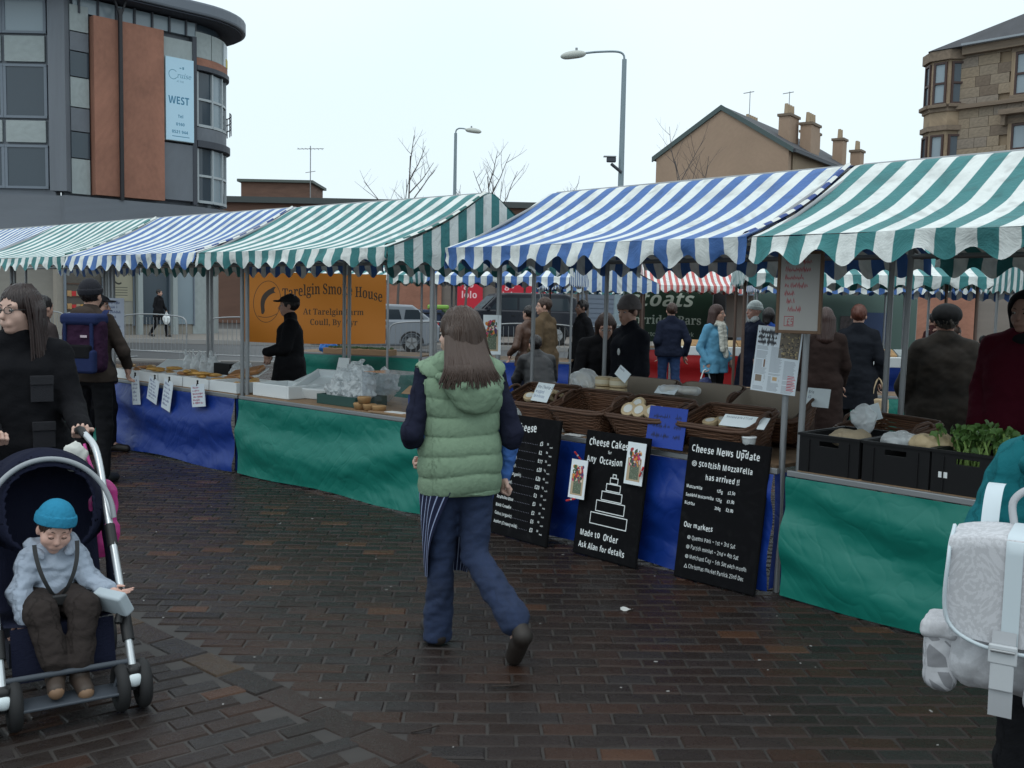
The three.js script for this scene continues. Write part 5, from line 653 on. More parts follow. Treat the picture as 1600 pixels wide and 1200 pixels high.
{ // counters in the background
  const trays = (p, turn, w, label) => { const g = thing('display_counter', label, 'counter', p, turn); obj('box', rbox(w, .16, .6, .01, 0, .82, 0), WHITE, g); for (const s of [-1, 1]) for (const z of [-.22, .22]) obj('leg', rod([s * (w / 2 - .15), 0, z], [s * (w / 2 - .15), .75, z], .02), STEEL, g); for (let i = 0; i < 9; i++) obj('package', rbox(w / 11, .05, .3, .008).rotateX(.3).translate(-w / 2 + (i + .8) * w / 10, .95, -.05), [PAPERBAG, RIND, PIE, LTPANEL][i % 4], g); return g; };
  trays(at(3.95, 18.8), 0, 2.3, 'white display counter before the red skirted stall'); trays(at(5.7, 16.2), -.05, 2.4, 'white display counter before the grey green backdrop');
  const f = ST.farA = thing('greens_crate', 'shallow box of greens on the far green skirted stall', 'crate', at(-2.5, 16.2, .752), -R(20)); obj('box', rbox(1.2, .1, .3, .01, 0, .05, 0), BROWNCARD, f); obj('leaves', [...Array(60)].map(() => ball(rr(.02, .05), rr(.015, .03), rr(.02, .05), rr(-.55, .55), .11, rr(-.12, .12), 4)), mat(.04, .08, .025, .8), f);
  const b = thing('blue_bag', 'bright blue bag on the far green skirted stall', 'bag', at(-3.05, 16.45, .752), 0); obj('bag', nets((x, y, z) => ellD(x, y, z, [0, .09, 0, .17, .1, .1]) + .02 * fbm(x * 12, y * 12, z * 12), [-.24, -.03, -.16], [.24, .25, .16], .02), mat(.01, .15, .55, .4), b);
  const y = thing('yellow_label_box', 'white box with yellow label beside the seller with brown hair', 'box', at(1.05, 12.0, 0), .2); obj('stand', rbox(.4, .72, .4, .01, 0, .36, 0), TARP.green, y); obj('box', rbox(.34, .26, .3, .01, 0, .86, 0), WHITE, y); obj('label', box(.16, .09, .004, -.03, .92, .153), mat(.65, .6, .05, .6), y);
  const wb = thing('small_chalkboard', 'small black board with white numerals behind the crates', 'chalkboard', at(4.35, 12.2), -.1); obj('panel', rbox(.5, .7, .02, .004, 0, .4, 0).rotateX(-.1), new THREE.MeshStandardMaterial({ map: canvasTex(200, 280, (c, W, H) => { c.fillStyle = '#0c0e16'; c.fillRect(0, 0, W, H); hand(c, '2.', 70, 180, 90); scrawl(c, 40, 90, 120, 22, '#889'); }), roughness: .7 }), wb);
}
// ---------- the walking woman in the green gilet
{
  const VEST = cloth(.20, .285, .195, .8), NAVY = cloth(.016, .018, .035, .95), SHIRT = cloth(.07, .17, .48, .85), JEANS = mottled(.012, .025, .07, .35, .9, { bumpMap: bumpCloth, bumpScale: .003 }, 5, 60);
  const pose = { pelvis: [0, .9, 0], chest: [0, 1.24, .035], neck: [0, 1.40, .045], head: [0, 1.535, .075], shL: [.165, 1.345, .02], shR: [-.165, 1.345, .02], elL: [.245, 1.07, -.035], elR: [-.25, 1.06, -.045], wrL: [.09, .93, .17], wrR: [-.235, .845, .03], hipL: [.08, .88, .01], hipR: [-.08, .88, -.01], knL: [.07, .48, .06], knR: [-.07, .47, -.04], anL: [.08, .09, .08], anR: [-.19, .2, -.36], toL: [.085, .04, .26], toR: [-.2, .038, -.29], heL: [.08, .046, .05], heR: [-.2, .175, -.41] };
  person({
    label: 'woman in a sage green quilted gilet walking past the stalls', at: [-.24, 4.69], face: 198, h: 1.68, cell: .012, headCell: .006, handCell: .004, pose, yaw: 38, pitch: 2, skin: SKIN_PALE,
    hands: { R: [.95, 8, -100, 0], L: [.7, -40, 60, 0] }, shoes: mat(.022, .016, .013, .6),
    extra: (g, J, s, mk, onHead) => {
      mk('navy_sleeves', [cp(J.shL, .056, J.elL, .052), cp(J.shR, .056, J.elR, .052), cp(J.shL, .055, J.neck, .055), cp(J.shR, .055, J.neck, .055), cp(J.chest, .11, J.pelvis, .1), cp(J.elL, .052, [J.elL[0] - .008, J.elL[1] - .03, J.elL[2] + .03], .055), cp(J.elR, .052, [J.elR[0] + .003, J.elR[1] - .035, J.elR[2] + .012], .055)], .025, NAVY, { w: wrinkle(.007, 12) });
      for (const S of ['L', 'R']) mk('blue_cuff', [cp(J['el' + S], .046, J['wr' + S], .037)], .01, SHIRT, { w: wrinkle(.007, 18), c: .009 });
      // quilted gilet: tubes of wadding between stitched lines
      const P = [cp([.06, .9, 0], .118, [.072, 1.22, .03], .115), cp([-.06, .9, 0], .118, [-.072, 1.22, .03], .115), cp([.0, .86, 0], .132, [0, 1.2, .02], .125), cp([.06, .8, 0], .126, [.06, .95, 0], .12), cp([-.06, .8, 0], .126, [-.06, .95, 0], .12), cp([.15, 1.335, .02], .072, J.neck, .08), cp([-.15, 1.335, .02], .072, J.neck, .08), cp([.09, 1.25, .02], .11, [-.09, 1.25, .02], .11)];
      const f0 = field(P, .05), quilt = (x, y, z) => { const yy = y + .02 * noise.noise(x * 5, y * 3, z * 5) + .012 * Math.sin(x * 9), q = Math.abs(Math.sin((yy - .775) / .094 * Math.PI)); const v = Math.abs(Math.sin((x + .085) / .17 * Math.PI)); return -.013 * Math.pow(q, .45) - .004 * Math.pow(v, .3) + .0022 * noise.noise(x * 45, y * 14, z * 45) * (1.6 - q) + .0015 * noise.noise(x * 90, y * 40, z * 90); };
      const arm = S => { const a = J['sh' + S], b = J['el' + S]; return (x, y, z) => capD(x, y, z, [a[0] * 1.18, a[1] - .03, a[2], .07, b[0] * 1.1, b[1], b[2], .06]); }, aL = arm('L'), aR = arm('R');
      const vest = nets((x, y, z) => Math.max(f0(x, y, z) + quilt(x, y, z), .775 - y, -aL(x, y, z), -aR(x, y, z), y - 1.43), [-.32, .72, -.26], [.32, 1.48, .26], .009); vest.scale(s, s, s); obj('gilet', vest, VEST, g);
      mk('gilet_hem', [cp([.065, .79, .0], .136, [-.065, .79, .0], .136)], .02, VEST, { cut: (x, y) => Math.max(.772 - y, y - .8), w: wrinkle(.003), c: .008 });
      // stand collar with the hood folded back over it
      mk('collar', [cp([.085, 1.40, -.02], .045, [.0, 1.37, -.1], .036), cp([-.085, 1.40, -.02], .045, [0, 1.37, -.1], .036), cp([.085, 1.40, -.02], .045, [.1, 1.36, .09], .035), cp([-.085, 1.40, -.02], .045, [-.1, 1.36, .09], .035), cp([.09, 1.385, -.03], .04, [.15, 1.36, -.01], .034), cp([-.09, 1.385, -.03], .04, [-.15, 1.36, -.01], .034)], .055, VEST, { w: wrinkle(.004, 12), c: .009 });
      mk('hood', [[-.02, 1.295, -.135, .145, .07, .034], [-.03, 1.235, -.14, .1, .07, .036], cp([.13, 1.34, -.085], .02, [.0, 1.31, -.145], .022), cp([-.15, 1.335, -.07], .02, [.0, 1.31, -.145], .022)], .06, VEST, { w: wrinkle(.006, 11), c: .009 });
      // jeans, bootcut
      mk('jeans', [cp(J.hipL, .106, J.hipR), cp(J.hipL, .096, J.knL, .066), cp(J.hipR, .096, J.knR, .066), cp(J.knL, .065, [J.anL[0], .05, J.anL[2]], .074), cp(J.knR, .065, [J.anR[0] + .008, J.anR[1] + .03, J.anR[2] + .03], .074), cp([.05, .86, -.05], .09, [-.05, .86, -.05], .09)], .03, JEANS, { w: (x, y, z) => .010 * noise.noise(x * 8, y * 17 + x * 12, z * 8) + .005 * noise.noise(x * 18, y * 36 + z * 14, z * 18), c: .011, cut: (x, y, z) => Math.max(.018 - y) });
      // striped apron: a sheet wrapped round the front and left hip
      const at_ = canvasTex(512, 256, (c, W, H) => { c.fillStyle = '#141c3c'; c.fillRect(0, 0, W, H); c.fillStyle = '#a8b4d4'; for (let i = 0; i < 20; i++) c.fillRect(i * 25.6 + 8, 0, 5, H); });
      const apron = sheet(48, 24, (u, v) => { const a = R(-70 + u * (228 - 60 * v)), sway = v * v, r = .16 - .062 * v + .004 * Math.sin(a * 9 + v * 2); const len = .45; return [Math.sin(a) * r * 1.16 + .012 + .025 * v, .80 - v * len, Math.cos(a) * r * .98 + .045 * v]; }, (u, v) => [u, v]); apron.scale(s, s, s); obj('striped_apron', apron, new THREE.MeshStandardMaterial({ map: at_, roughness: .9, side: THREE.DoubleSide }), g);
      // hair: a solid fall plus many strands
      const HAIR = mat(.05, .027, .018, .42), f = hairField('long', .17); const hair = [nets((x, y, z) => f(x / (1.12 + Math.max(0, -y) * .9), y / 1.04, z / 1.06) * 1.05 + .004 * noise.noise(x * 50, y * 6, z * 50), [-.2, -.32, -.21], [.2, .16, .12], .006)];
      for (let i = 0; i < 420; i++) { const a = rr(1.5, 4.95), ex = rr(-.018, .03), x = Math.sin(a), z = Math.cos(a), l = rr(.18, .3); hair.push(tube([[x * .05, .122 - Math.abs(ex) * .3, z * .05 - .02], [x * .095, .05, z * .106 - .022], [x * (.112 + ex * .4), -.06, z * .114 - .034], [x * (.155 + ex * 1.5), -l, z * (.118 + ex) - .05]], rr(.0011, .0022), 10, 4)); }
      onHead('hair', merge(hair), HAIR);
      // wisps over the collar
      const w = []; for (let i = 0; i < 420; i++) { const x0 = rr(-.12, .115), e = Math.abs(x0), len = rr(0, 1); w.push(tube([[x0 * .8, 1.53, -.035 + e * .1], [x0 * .92, 1.45, -.112 + e * .3], [x0 * 1.05, 1.385, -.182 + e * .42], [x0 * 1.25 + rr(-.015, .015), 1.335 - len * .05, -.196 + e * .45 + rr(-.008, .004)]], rr(.0013, .0026), 10, 4)); } const wg = merge(w); wg.scale(s, s, s); obj('hair_fall', wg, mat(.052, .028, .019, .42), g);
    }
  });
}
// ---------- pushchair, child, mother
const PX = -1.88, PD = 4.03, PT = R(33);
{
  const g = thing('pushchair', 'navy pushchair with grey tubes and black double wheels', 'pushchair', [PX, 0, -PD], PT), AL = mat(.55, .58, .6, .3, { metalness: .6 }), NV = cloth(.012, .014, .03), BK = mat(.012, .012, .013, .55), GT = mat(.3, .32, .34, .6), PW = mat(.65, .72, .74, .3);
  for (const s of [-1, 1]) {
    obj('frame_tube', tube([[s * .235, .17, .34], [s * .235, .45, .12], [s * .23, .75, -.13], [s * .225, .98, -.34], [s * .2, 1.03, -.44]], .0155, 30, 10), AL, g); obj('rear_tube', rod([s * .235, .5, .06], [s * .25, .12, -.38], .014), AL, g);
    obj('joint_sleeve', rod([s * .235, .27, .262], [s * .235, .36, .19], .024), BK, g); obj('joint_sleeve', rod([s * .232, .6, -.01], [s * .231, .68, -.07], .022), BK, g);
    const h = obj('handle', tube([[s * .2, 1.02, -.43], [s * .19, 1.045, -.48], [s * .18, 1.03, -.55]], .019, 10, 8), BK, g);
    const fk = obj('wheel_fork', [rod([s * .235, .19, .34], [s * .235, .1, .325], .03, .035), rbox(.05, .06, .06, .02, s * .235, .165, .345)], BK, g); obj('fork_cap', ball(.034, .028, .02, s * .235, .14, .37, 8), PW, fk);
    for (const [zz, r] of [[.31, .1], [-.38, .1]]) for (const k of [-1, 1]) { const x = s * .235 + k * .042; const w = obj('wheel', new THREE.TorusGeometry(r - .026, .026, 12, 28).rotateY(Math.PI / 2).translate(x, r + .001, zz), mat(.014, .014, .015, .75), g); obj('hub', new THREE.CylinderGeometry(r - .04, r - .04, .022, 16).rotateZ(Math.PI / 2).translate(x, r + .001, zz), mat(.04, .042, .05, .6), w); } obj('axle', rod([s * .235 - .05, .101, .31], [s * .235 + .05, .101, .31], .008), AL, g);
  }
  obj('cross_bar', rod([-.235, .3, -.15], [.235, .3, -.15], .012), AL, g); obj('rear_axle', rod([-.25, .12, -.38], [.25, .12, -.38], .012), AL, g);
  obj('foot_rest', [rod([-.235, .2, .31], [.235, .2, .31], .012), rbox(.36, .012, .13, .005, 0, .1, .33), rod([-.17, .1, .31], [-.2, .2, .31], .008), rod([.17, .1, .31], [.2, .2, .31], .008)], mat(.05, .06, .075, .6), g);
  const seat = obj('seat', sheet(16, 24, (u, v) => { const x = (u - .5) * .42, t = v, sag = .02 * Math.cos(x * 7); return t < .45 ? [x, .36 - sag + .03 * (.45 - t), .19 - t / .45 * .32] : [x, .36 + (t - .45) / .55 * .58, -.13 - (t - .45) / .55 * .26 - .03 * Math.cos(x * 7)]; }), NV, g);
  for (const s of [-1, 1]) obj('side_panel', sheet(8, 10, (u, v) => [s * (.212 + .01 * Math.sin(v * 5)), .36 + v * .5, -.05 - v * .22 + u * .2 - u * v * .12]), NV, seat);
  obj('calf_panel', sheet(10, 8, (u, v) => [(u - .5) * .38, .36 - v * .2, .19 + v * .06]), NV, seat);
  const hood = obj('hood', nets((x, y, z) => { const e = ellD(x, y, z, [0, .72, -.3, .255, .27, .3]); return Math.max(Math.abs(e + .004 * Math.sin((z + y) * 40)) - .007, z + .075 + (y - .72) * .28, .66 - y - (z + .2) * .5); }, [-.3, .5, -.65], [.3, 1.03, .1], .009), NV, g);
  obj('hood_trim', tube([...Array(15)].map((_, i) => { const a = Math.PI * i / 14, y = .72 + Math.sin(a) * .262, z = -.072 - (y - .72) * .28; return [Math.cos(a) * .25, y - .01, z]; }), .011, 50, 6), GT, hood);
  const NB = cloth(.02, .022, .03, .8); obj('basket', [box(.36, .012, .36, 0, .16, -.14), sheet(10, 3, (u, v) => [(u - .5) * .36, .16 + v * .1, .04 + .01 * v]), sheet(10, 3, (u, v) => [(u - .5) * .36, .16 + v * .1, -.32])], NB, g);
  obj('strap_pad', rbox(.05, .1, .16, .012).rotateZ(.5).rotateY(.5).translate(.19, .42, .2), mat(.42, .48, .52, .7), g); obj('bumper_bar', tube([[.235, .46, .1], [.22, .4, .2], [.2, .34, .24]], .016, 10, 8), BK, g);
  for (const s of [-1, 1]) obj('harness', sheet(2, 14, (u, v) => { const t = v; return [s * (.08 - .07 * t * t) + (u - .5) * .017, .655 - t * .22, .05 + .05 * Math.sin(t * 2.2)]; }), BK, g); obj('buckle', rbox(.06, .045, .02, .008, 0, .435, .125), BK, g); obj('lap_belt', tube([[-.16, .44, .02], [-.07, .435, .11], [.07, .435, .11], [.16, .44, .02]], .014, 16, 6), BK, g);
}
{ const l = V(.25, .62, -.3).applyAxisAngle(V(0, 1, 0), PT).add(V(PX, 0, -PD)); const g = thing('pink_bag', 'pink plastic bag hanging from the pushchair handle', 'bag', [l.x, .47, l.z], PT); obj('bag', nets((x, y, z) => field([[0, .11, 0, .06, .1, .035], [0, .27, 0, .065, .1, .014]], .06)(x, y, z) + .012 * fbm(x * 12, y * 7, z * 12), [-.16, -.03, -.13], [.16, .45, .13], .009), new THREE.MeshPhysicalMaterial({ color: lin(.62, .06, .30), roughness: .3, transmission: .25, thickness: 0, side: THREE.DoubleSide }), g); obj('handle_loop', tube([[-.02, .35, 0], [-.05, .45, -.05], [-.06, .52, -.1]], .008, 8, 5), mat(.6, .06, .3, .4), g); }
{
  const COAT = cloth(.34, .39, .47, .85), TR = cloth(.035, .028, .026), HATC = cloth(.03, .22, .36, .95), k = 1.7 / .98, q = p => p.map(v => v * k);
  const pose = { pelvis: q([0, .43, -.03]), chest: q([0, .57, -.05]), neck: q([0, .655, -.045]), head: q([.005, .755, -.005]), shL: q([.088, .62, -.04]), shR: q([-.088, .62, -.04]), elL: q([.15, .5, .03]), elR: q([-.145, .49, .03]), wrL: q([.2, .49, .14]), wrR: q([-.14, .4, .13]), hipL: q([.06, .425, -.02]), hipR: q([-.06, .425, -.02]), knL: q([.085, .44, .2]), knR: q([-.085, .44, .2]), anL: q([.05, .2, .29]), anR: q([-.045, .22, .29]), toL: q([.06, .135, .375]), toR: q([-.055, .16, .375]) };
  const D2 = { ...pose };
  person({ name: 'child', label: 'small child in a blue hat and grey coat asleep in the pushchair', at: [PX, PD], face: 33, h: .91, cell: .016, headCell: .008, handCell: .0055, pose: D2, child: 1, headScale: 1.5, pitch: 20, yaw: 2, roll: -7, sleepy: 1, skin: mat(.6, .36, .29, .5),
    hands: { L: [.15, -75, 25, 30, .35, 1.12], R: [.3, -25, -60, 0, 0, 1.12] }, hair: [BROWNHAIR, 'short'], shoes: mat(.05, .035, .025, .6),
    extra: (g, J, s, mk, onHead) => {
      onHead('hat', nets((x, y, z) => { const t = y - z * .3 + x * .05, e = ellD(x, y, z, [0, .046, -.016, .094, .108, .112]); let d = Math.max(e, .036 - t); return Math.min(d, Math.max(e - .008, .03 - t, t - .085)) + .0015 * noise.noise(x * 60, y * 60, z * 60); }, [-.13, -.04, -.16], [.13, .19, .14], .007), HATC);
      const i = .06; mk('coat', [cp(J.pelvis, .165, J.chest, .16), cp([J.chest[0] - .08, J.chest[1], J.chest[2]], .12, [J.chest[0] + .08, J.chest[1], J.chest[2]], .12), cp(J.shL, .09, J.neck, .09), cp(J.shR, .09, J.neck, .09), cp(J.shL, .092, J.elL, .085), cp(J.shR, .092, J.elR, .085), cp(J.elL, .085, J.wrL, .062), cp(J.elR, .085, J.wrR, .062)], .035, COAT, { w: wrinkle(.02, 8) });
      mk('hood', [cp([-.14, J.neck[1] + .03, J.neck[2] - .06], .05, [-.1, J.neck[1] - .02, J.neck[2] + .13], .035), cp([.14, J.neck[1] + .03, J.neck[2] - .06], .05, [.1, J.neck[1] - .02, J.neck[2] + .13], .035), cp([-.14, J.neck[1] + .03, J.neck[2] - .06], .06, [.14, J.neck[1] + .03, J.neck[2] - .06], .06)], .05, COAT, { w: wrinkle(.02, 9) });
      mk('trousers', [cp(J.hipL, .14, J.hipR), cp(J.hipL, .14, J.knL, .115), cp(J.hipR, .14, J.knR, .115), cp(J.knL, .115, [J.anL[0], J.anL[1] + .06, J.anL[2]], .1), cp(J.knR, .115, [J.anR[0], J.anR[1] + .06, J.anR[2]], .1)], .04, TR, { w: wrinkle(.011, 9) });
      for (const S of ['L', 'R']) { const a = J['an' + S], t = J['to' + S]; mk('boot', [cp([a[0], a[1] - .07, a[2]], .068, t, .06), cp([a[0], a[1] - .06, a[2]], .066, [a[0], a[1] + .04, a[2]], .066)], .025, mat(.045, .03, .022, .6), { w: null }); mk('toe_cap', [cp([t[0], t[1] - .012, t[2] - .01], .058, [t[0], t[1] - .01, t[2] + .012], .056)], .02, mat(.22, .13, .075, .6), { w: null }); }
    }, });
}
{
  const BC = cloth(.010, .010, .012, .92);
  person({ label: 'woman in black with glasses and long dark hair pushing the pushchair', at: [-2.41, 4.84], face: 30, h: 1.71, cell: .014, headCell: .006, handCell: .0045, skin: SKIN_PALE, yaw: -49, pitch: 1,
    pose: { elL: [.225, 1.1, .08], wrL: [.235, 1.025, .34], elR: [-.2, 1.1, .08], wrR: [-.13, 1.01, .36], shL: [.17, 1.37, 0], shR: [-.17, 1.37, 0] }, hands: { L: [.8, -75, -10, 0], R: [.8, -75, 10, 0] }, hair: [mat(.022, .011, .010, .4), 'long', .24], coat: { mat: BC, hem: .72, inf: .02 }, legs: { mat: BLACKCLOTH }, fat: .012,
    extra: (g, J, s, mk, onHead) => {
      const fr = mat(.02, .02, .022, .3); for (const sx of [-1, 1]) { onHead('spectacle_rim', new THREE.TorusGeometry(.021, .0022, 6, 20).scale(1.15, .8, 1).translate(sx * .032, .002, .096), fr); onHead('lens', new THREE.CircleGeometry(.02, 18).scale(1.15, .8, 1).translate(sx * .032, .002, .096), CLEAR); onHead('spectacle_arm', rod([sx * .056, .004, .094], [sx * .08, .006, 0], .002), fr); } onHead('spectacle_bridge', rod([-.009, .004, .098], [.009, .004, .098], .002), fr);
      const st = []; for (let i = 0; i < 240; i++) { const a = rr(1.0, 5.28), x = Math.sin(a), z = Math.cos(a), l = rr(.2, .32); st.push(tube([[x * .04, .128, z * .05 - .02], [x * .086, .05, z * .1 - .022], [x * .1, -.07, z * .1 - .03], [x * .115, -l, z * .11 - .03]], rr(.0013, .0026), 10, 4)); } onHead('hair_strands', merge(st), mat(.03, .014, .012, .4));
      for (const [x, y, z] of [[.085, 1.2, .145], [.09, .98, .155]]) { const p = rbox(.1, .12, .012, .004, x, y, z); p.scale(s, s, s); const pk = obj('pocket', p, cloth(.03, .03, .035, .8), g); const f = rbox(.104, .045, .012, .004, x, y + .045, z + .006); f.scale(s, s, s); obj('pocket_flap', f, cloth(.035, .035, .04, .8), pk); }
    } });
  const m = thing('muslin', 'pale cloth stuffed behind the pushchair hood', 'cloth', [PX - .08, .88, -PD - .4], .3); obj('cloth', nets((x, y, z) => ellD(x, y, z, [0, .06, 0, .05, .075, .03]) + .015 * fbm(x * 12, y * 12, z * 12), [-.13, -.06, -.1], [.13, .22, .1], .01), mat(.6, .6, .56, .9), m);
}
// ---------- rucksacks
function rucksack(o) { // worn on a back: origin at the base middle of the back panel, +z away from the wearer
  const g = thing('rucksack', o.label, 'rucksack', o.p, o.turn), w = o.w, h = o.h, d = o.d;
  obj('main_bag', nets((x, y, z) => { const q = [Math.abs(x) - w * .5 + .07, Math.abs(y - h * .5) - h * .5 + .09, Math.abs(z - d * .5) - d * .5 + .07]; return Math.hypot(Math.max(q[0], 0), Math.max(q[1], 0), Math.max(q[2], 0)) + Math.min(0, Math.max(...q)) - .068 + .012 * fbm(x * 9, y * 9, z * 9); }, [-w / 2 - .06, -.06, -.06], [w / 2 + .06, h + .06, d + .06], .01), o.m1, g);
  return g;
}
{ // white patterned rucksack of the person in teal
  const WH = dataTex(256, 256, (u, v) => { const n = wn(u, v, 22, 3) + .5 * wn(u, v, 50, 8), t = n > .1 ? 1 : n > .0 ? .965 : .93, k = 1 + .05 * (rnd() - .5); return [196 * t * k, 196 * t * k, 200 * t * k]; }, true); WH.repeat.set(1.6, 1.6);
  const m1 = new THREE.MeshStandardMaterial({ map: WH, roughness: .75, side: THREE.DoubleSide }), GI = dataTex(256, 256, (u, v) => { let b1 = 9, b2 = 9; for (let i = 0; i < 20; i++) { const a = (i * .618034) % 1, b = (i * .381966 + i * i * .07) % 1; let dx = Math.abs(u - a), dy = Math.abs(v - b); dx = Math.min(dx, 1 - dx); dy = Math.min(dy, 1 - dy); const q = Math.hypot(dx, dy); if (q < b1) { b2 = b1; b1 = q; } else if (q < b2) b2 = q; } const e = b2 - b1 < .05 ? 186 : 132; return [e, e, e + 4]; }, true); GI.repeat.set(5, 5);
  const giraffe = new THREE.MeshStandardMaterial({ map: GI, roughness: .75 }), PALE = mat(.55, .62, .66, .6), STRAP = mat(.42, .43, .45, .7);
  const px = 1.48, pd = 2.55, turn = R(-32);
  const g = rucksack({ label: 'white and grey patterned rucksack on the back of the person in teal', p: [px - .215, .75, -pd + .17], turn, w: .33, h: .35, d: .16, m1 });
  obj('flap', sheet(18, 16, (u, v) => { const x = (u - .5) * (.31 - .03 * v); return [x, .415 - .02 * Math.pow(Math.abs(u - .5) * 2, 3) - (v < .3 ? 0 : (v - .3) * .36) + (v > .8 ? .02 * Math.pow(Math.abs(u - .5) * 2, 2) : 0), .0 + Math.min(v, .3) / .3 * .185 + .012 * Math.sin(u * 3.14) + .004]; }), m1, g);
  obj('flap_stripe', sheet(4, 12, (u, v) => [(u - .5) * .036 - .01, .419 - (v < .3 ? 0 : (v - .3) * .36), Math.min(v, .3) / .3 * .185 + .021]), PALE, g);
  obj('flap_piping', tube([[-.152, .41, .1], [-.148, .36, .2], [-.142, .2, .2], [-.08, .16, .205], [.08, .16, .205], [.142, .2, .2], [.148, .36, .2], [.152, .41, .1]], .005, 60, 5), PALE, g);
  obj('strap_tab', sheet(4, 8, (u, v) => [(u - .5) * .05 - .02, .2 - v * .2, .208 + .012 * Math.sin(v * 3)]), STRAP, g); const bk = obj('buckle', [rbox(.06, .045, .012, .004, -.02, .15, .222), rbox(.05, .07, .008, .02, -.02, .1, .222)], mat(.5, .52, .54, .4), g); obj('buckle_pin', rod([-.045, .16, .232], [.005, .16, .232], .004), STEEL, bk);
  const rb = (cx, cy, cz, hx, hy, hz, r) => (x, y, z) => { const q = [Math.abs(x - cx) - hx + r, Math.abs(y - cy) - hy + r, Math.abs(z - cz) - hz + r]; return Math.hypot(Math.max(q[0], 0), Math.max(q[1], 0), Math.max(q[2], 0)) + Math.min(0, Math.max(...q)) - r + .004 * fbm(x * 16, y * 16, z * 16); };
  obj('front_pocket', nets(rb(.1, .08, .165, .075, .075, .04, .03), [0, -.03, .1], [.2, .18, .24], .006), giraffe, g); obj('pocket_rim', tube([[.028, .15, .2], [.1, .156, .208], [.172, .15, .2]], .008, 14, 6), PALE, g); obj('rosette', new THREE.TorusGeometry(.016, .006, 6, 12).translate(.1, .055, .212), PALE, g);
  const sp = obj('side_pocket', nets(rb(-.165, .085, .08, .04, .085, .062, .03), [-.24, -.03, -.01], [-.12, .2, .17], .006), giraffe, g); obj('pocket_flap', nets(rb(-.167, .155, .08, .046, .022, .068, .016), [-.25, .08, -.02], [-.11, .22, .18], .006), m1, sp);
  obj('grab_loop', tube([[-.03, .41, .02], [-.035, .47, .01], [0, .5, .0], [.035, .47, .01], [.03, .41, .02]], .009, 24, 6), STRAP, g); for (const s of [-1, 1]) obj('shoulder_strap', sheet(3, 14, (u, v) => [s * .085 + (u - .5) * .04, .34 + .15 * Math.sin(v * 1.8), .012 - .16 * v * v + .01]), PALE, g);
  const TEAL = cloth(.008, .115, .135, .8);
  person({ label: 'person in a padded teal jacket wearing the white rucksack', at: [px, pd], face: 146, h: 1.6, cell: .014, headCell: .01, faceDetail: 0, yaw: 10, pose: { chest: [0, 1.25, .07], neck: [0, 1.38, .15], head: [0, 1.5, .25], shL: [.158, 1.34, .09], shR: [-.158, 1.34, .09] }, coat: { name: 'padded_jacket', mat: TEAL, hem: .78, inf: .05, wr: .014 }, legs: { mat: BLACKCLOTH }, hair: [BROWNHAIR, 'short'],
    extra: (gg, J, s, mk) => { mk('jacket_hood', [[0, 1.36, -.03, .15, .075, .08], cp([-.1, 1.4, .08], .06, [.1, 1.4, .08], .06)], .04, TEAL, { w: wrinkle(.014, 12) }); const t = canvasTex(96, 64, (c) => { c.fillStyle = '#c9d6d6'; c.fillRect(0, 0, 96, 64); for (let k = 0; k < 3; k++) scrawl(c, 14, 22 + k * 16, 60, 8, '#445'); }); obj('label', rbox(.075, .045, .006, .002, .05, 1.27, -.115).rotateY(0), new THREE.MeshStandardMaterial({ map: t, roughness: .7 }), gg); } });
}
{ // man with the purple rucksack
  const JK = cloth(.055, .042, .036), PU = cloth(.035, .014, .035, .8), NB = cloth(.02, .03, .09, .8);
  person({ label: 'man in brown jacket and dark woolly hat standing with his back turned', at: [-3.68, 8.65], face: 172, h: 1.78, cell: .016, headCell: .008, faceDetail: 0, hat: ['beanie', mat(.012, .012, .018, .95)], hair: [BLACKHAIR, 'short'], coat: { mat: JK, hem: .86, inf: .015, hoodDown: 1 }, legs: { mat: BLACKCLOTH }, shoes: mat(.02, .02, .022, .6), pose: { knL: [.14, .49, .08], anL: [.16, .09, .1], toL: [.19, .035, .26], elL: [.25, 1.12, .06], wrL: [.2, .98, .22], elR: [-.25, 1.12, .06], wrR: [-.2, .98, .22] } });
  const t = R(-8), g = rucksack({ label: 'purple and navy rucksack on the man in the brown jacket', p: [-3.60, .98, -8.65 + .17], turn: t, w: .36, h: .5, d: .2, m1: PU });
  obj('lower_pocket', rbox(.32, .2, .08, .03, 0, .12, .21, 3), NB, g); obj('dark_pocket', rbox(.26, .12, .05, .02, 0, .2, .23, 3), BLACKCLOTH, g); obj('lid', rbox(.34, .1, .22, .04, 0, .47, .11, 3), NB, g); for (const s of [-1, 1]) { obj('side_strap', rbox(.03, .42, .02, .006, s * .12, .26, .205), NB, g); obj('shoulder_strap', sheet(3, 12, (u, v) => [s * .1 + (u - .5) * .055, .46 + .09 * Math.sin(v * 2), .02 - .14 * v]), NB, g); } obj('logo', box(.06, .02, .004, .05, .33, .207), mat(.5, .4, .45, .6), g); obj('hanging_strap', tube([[-.05, .1, .25], [-.04, -.1, .24], [-.02, -.32, .2]], .012, 12, 6), NB, g);
}
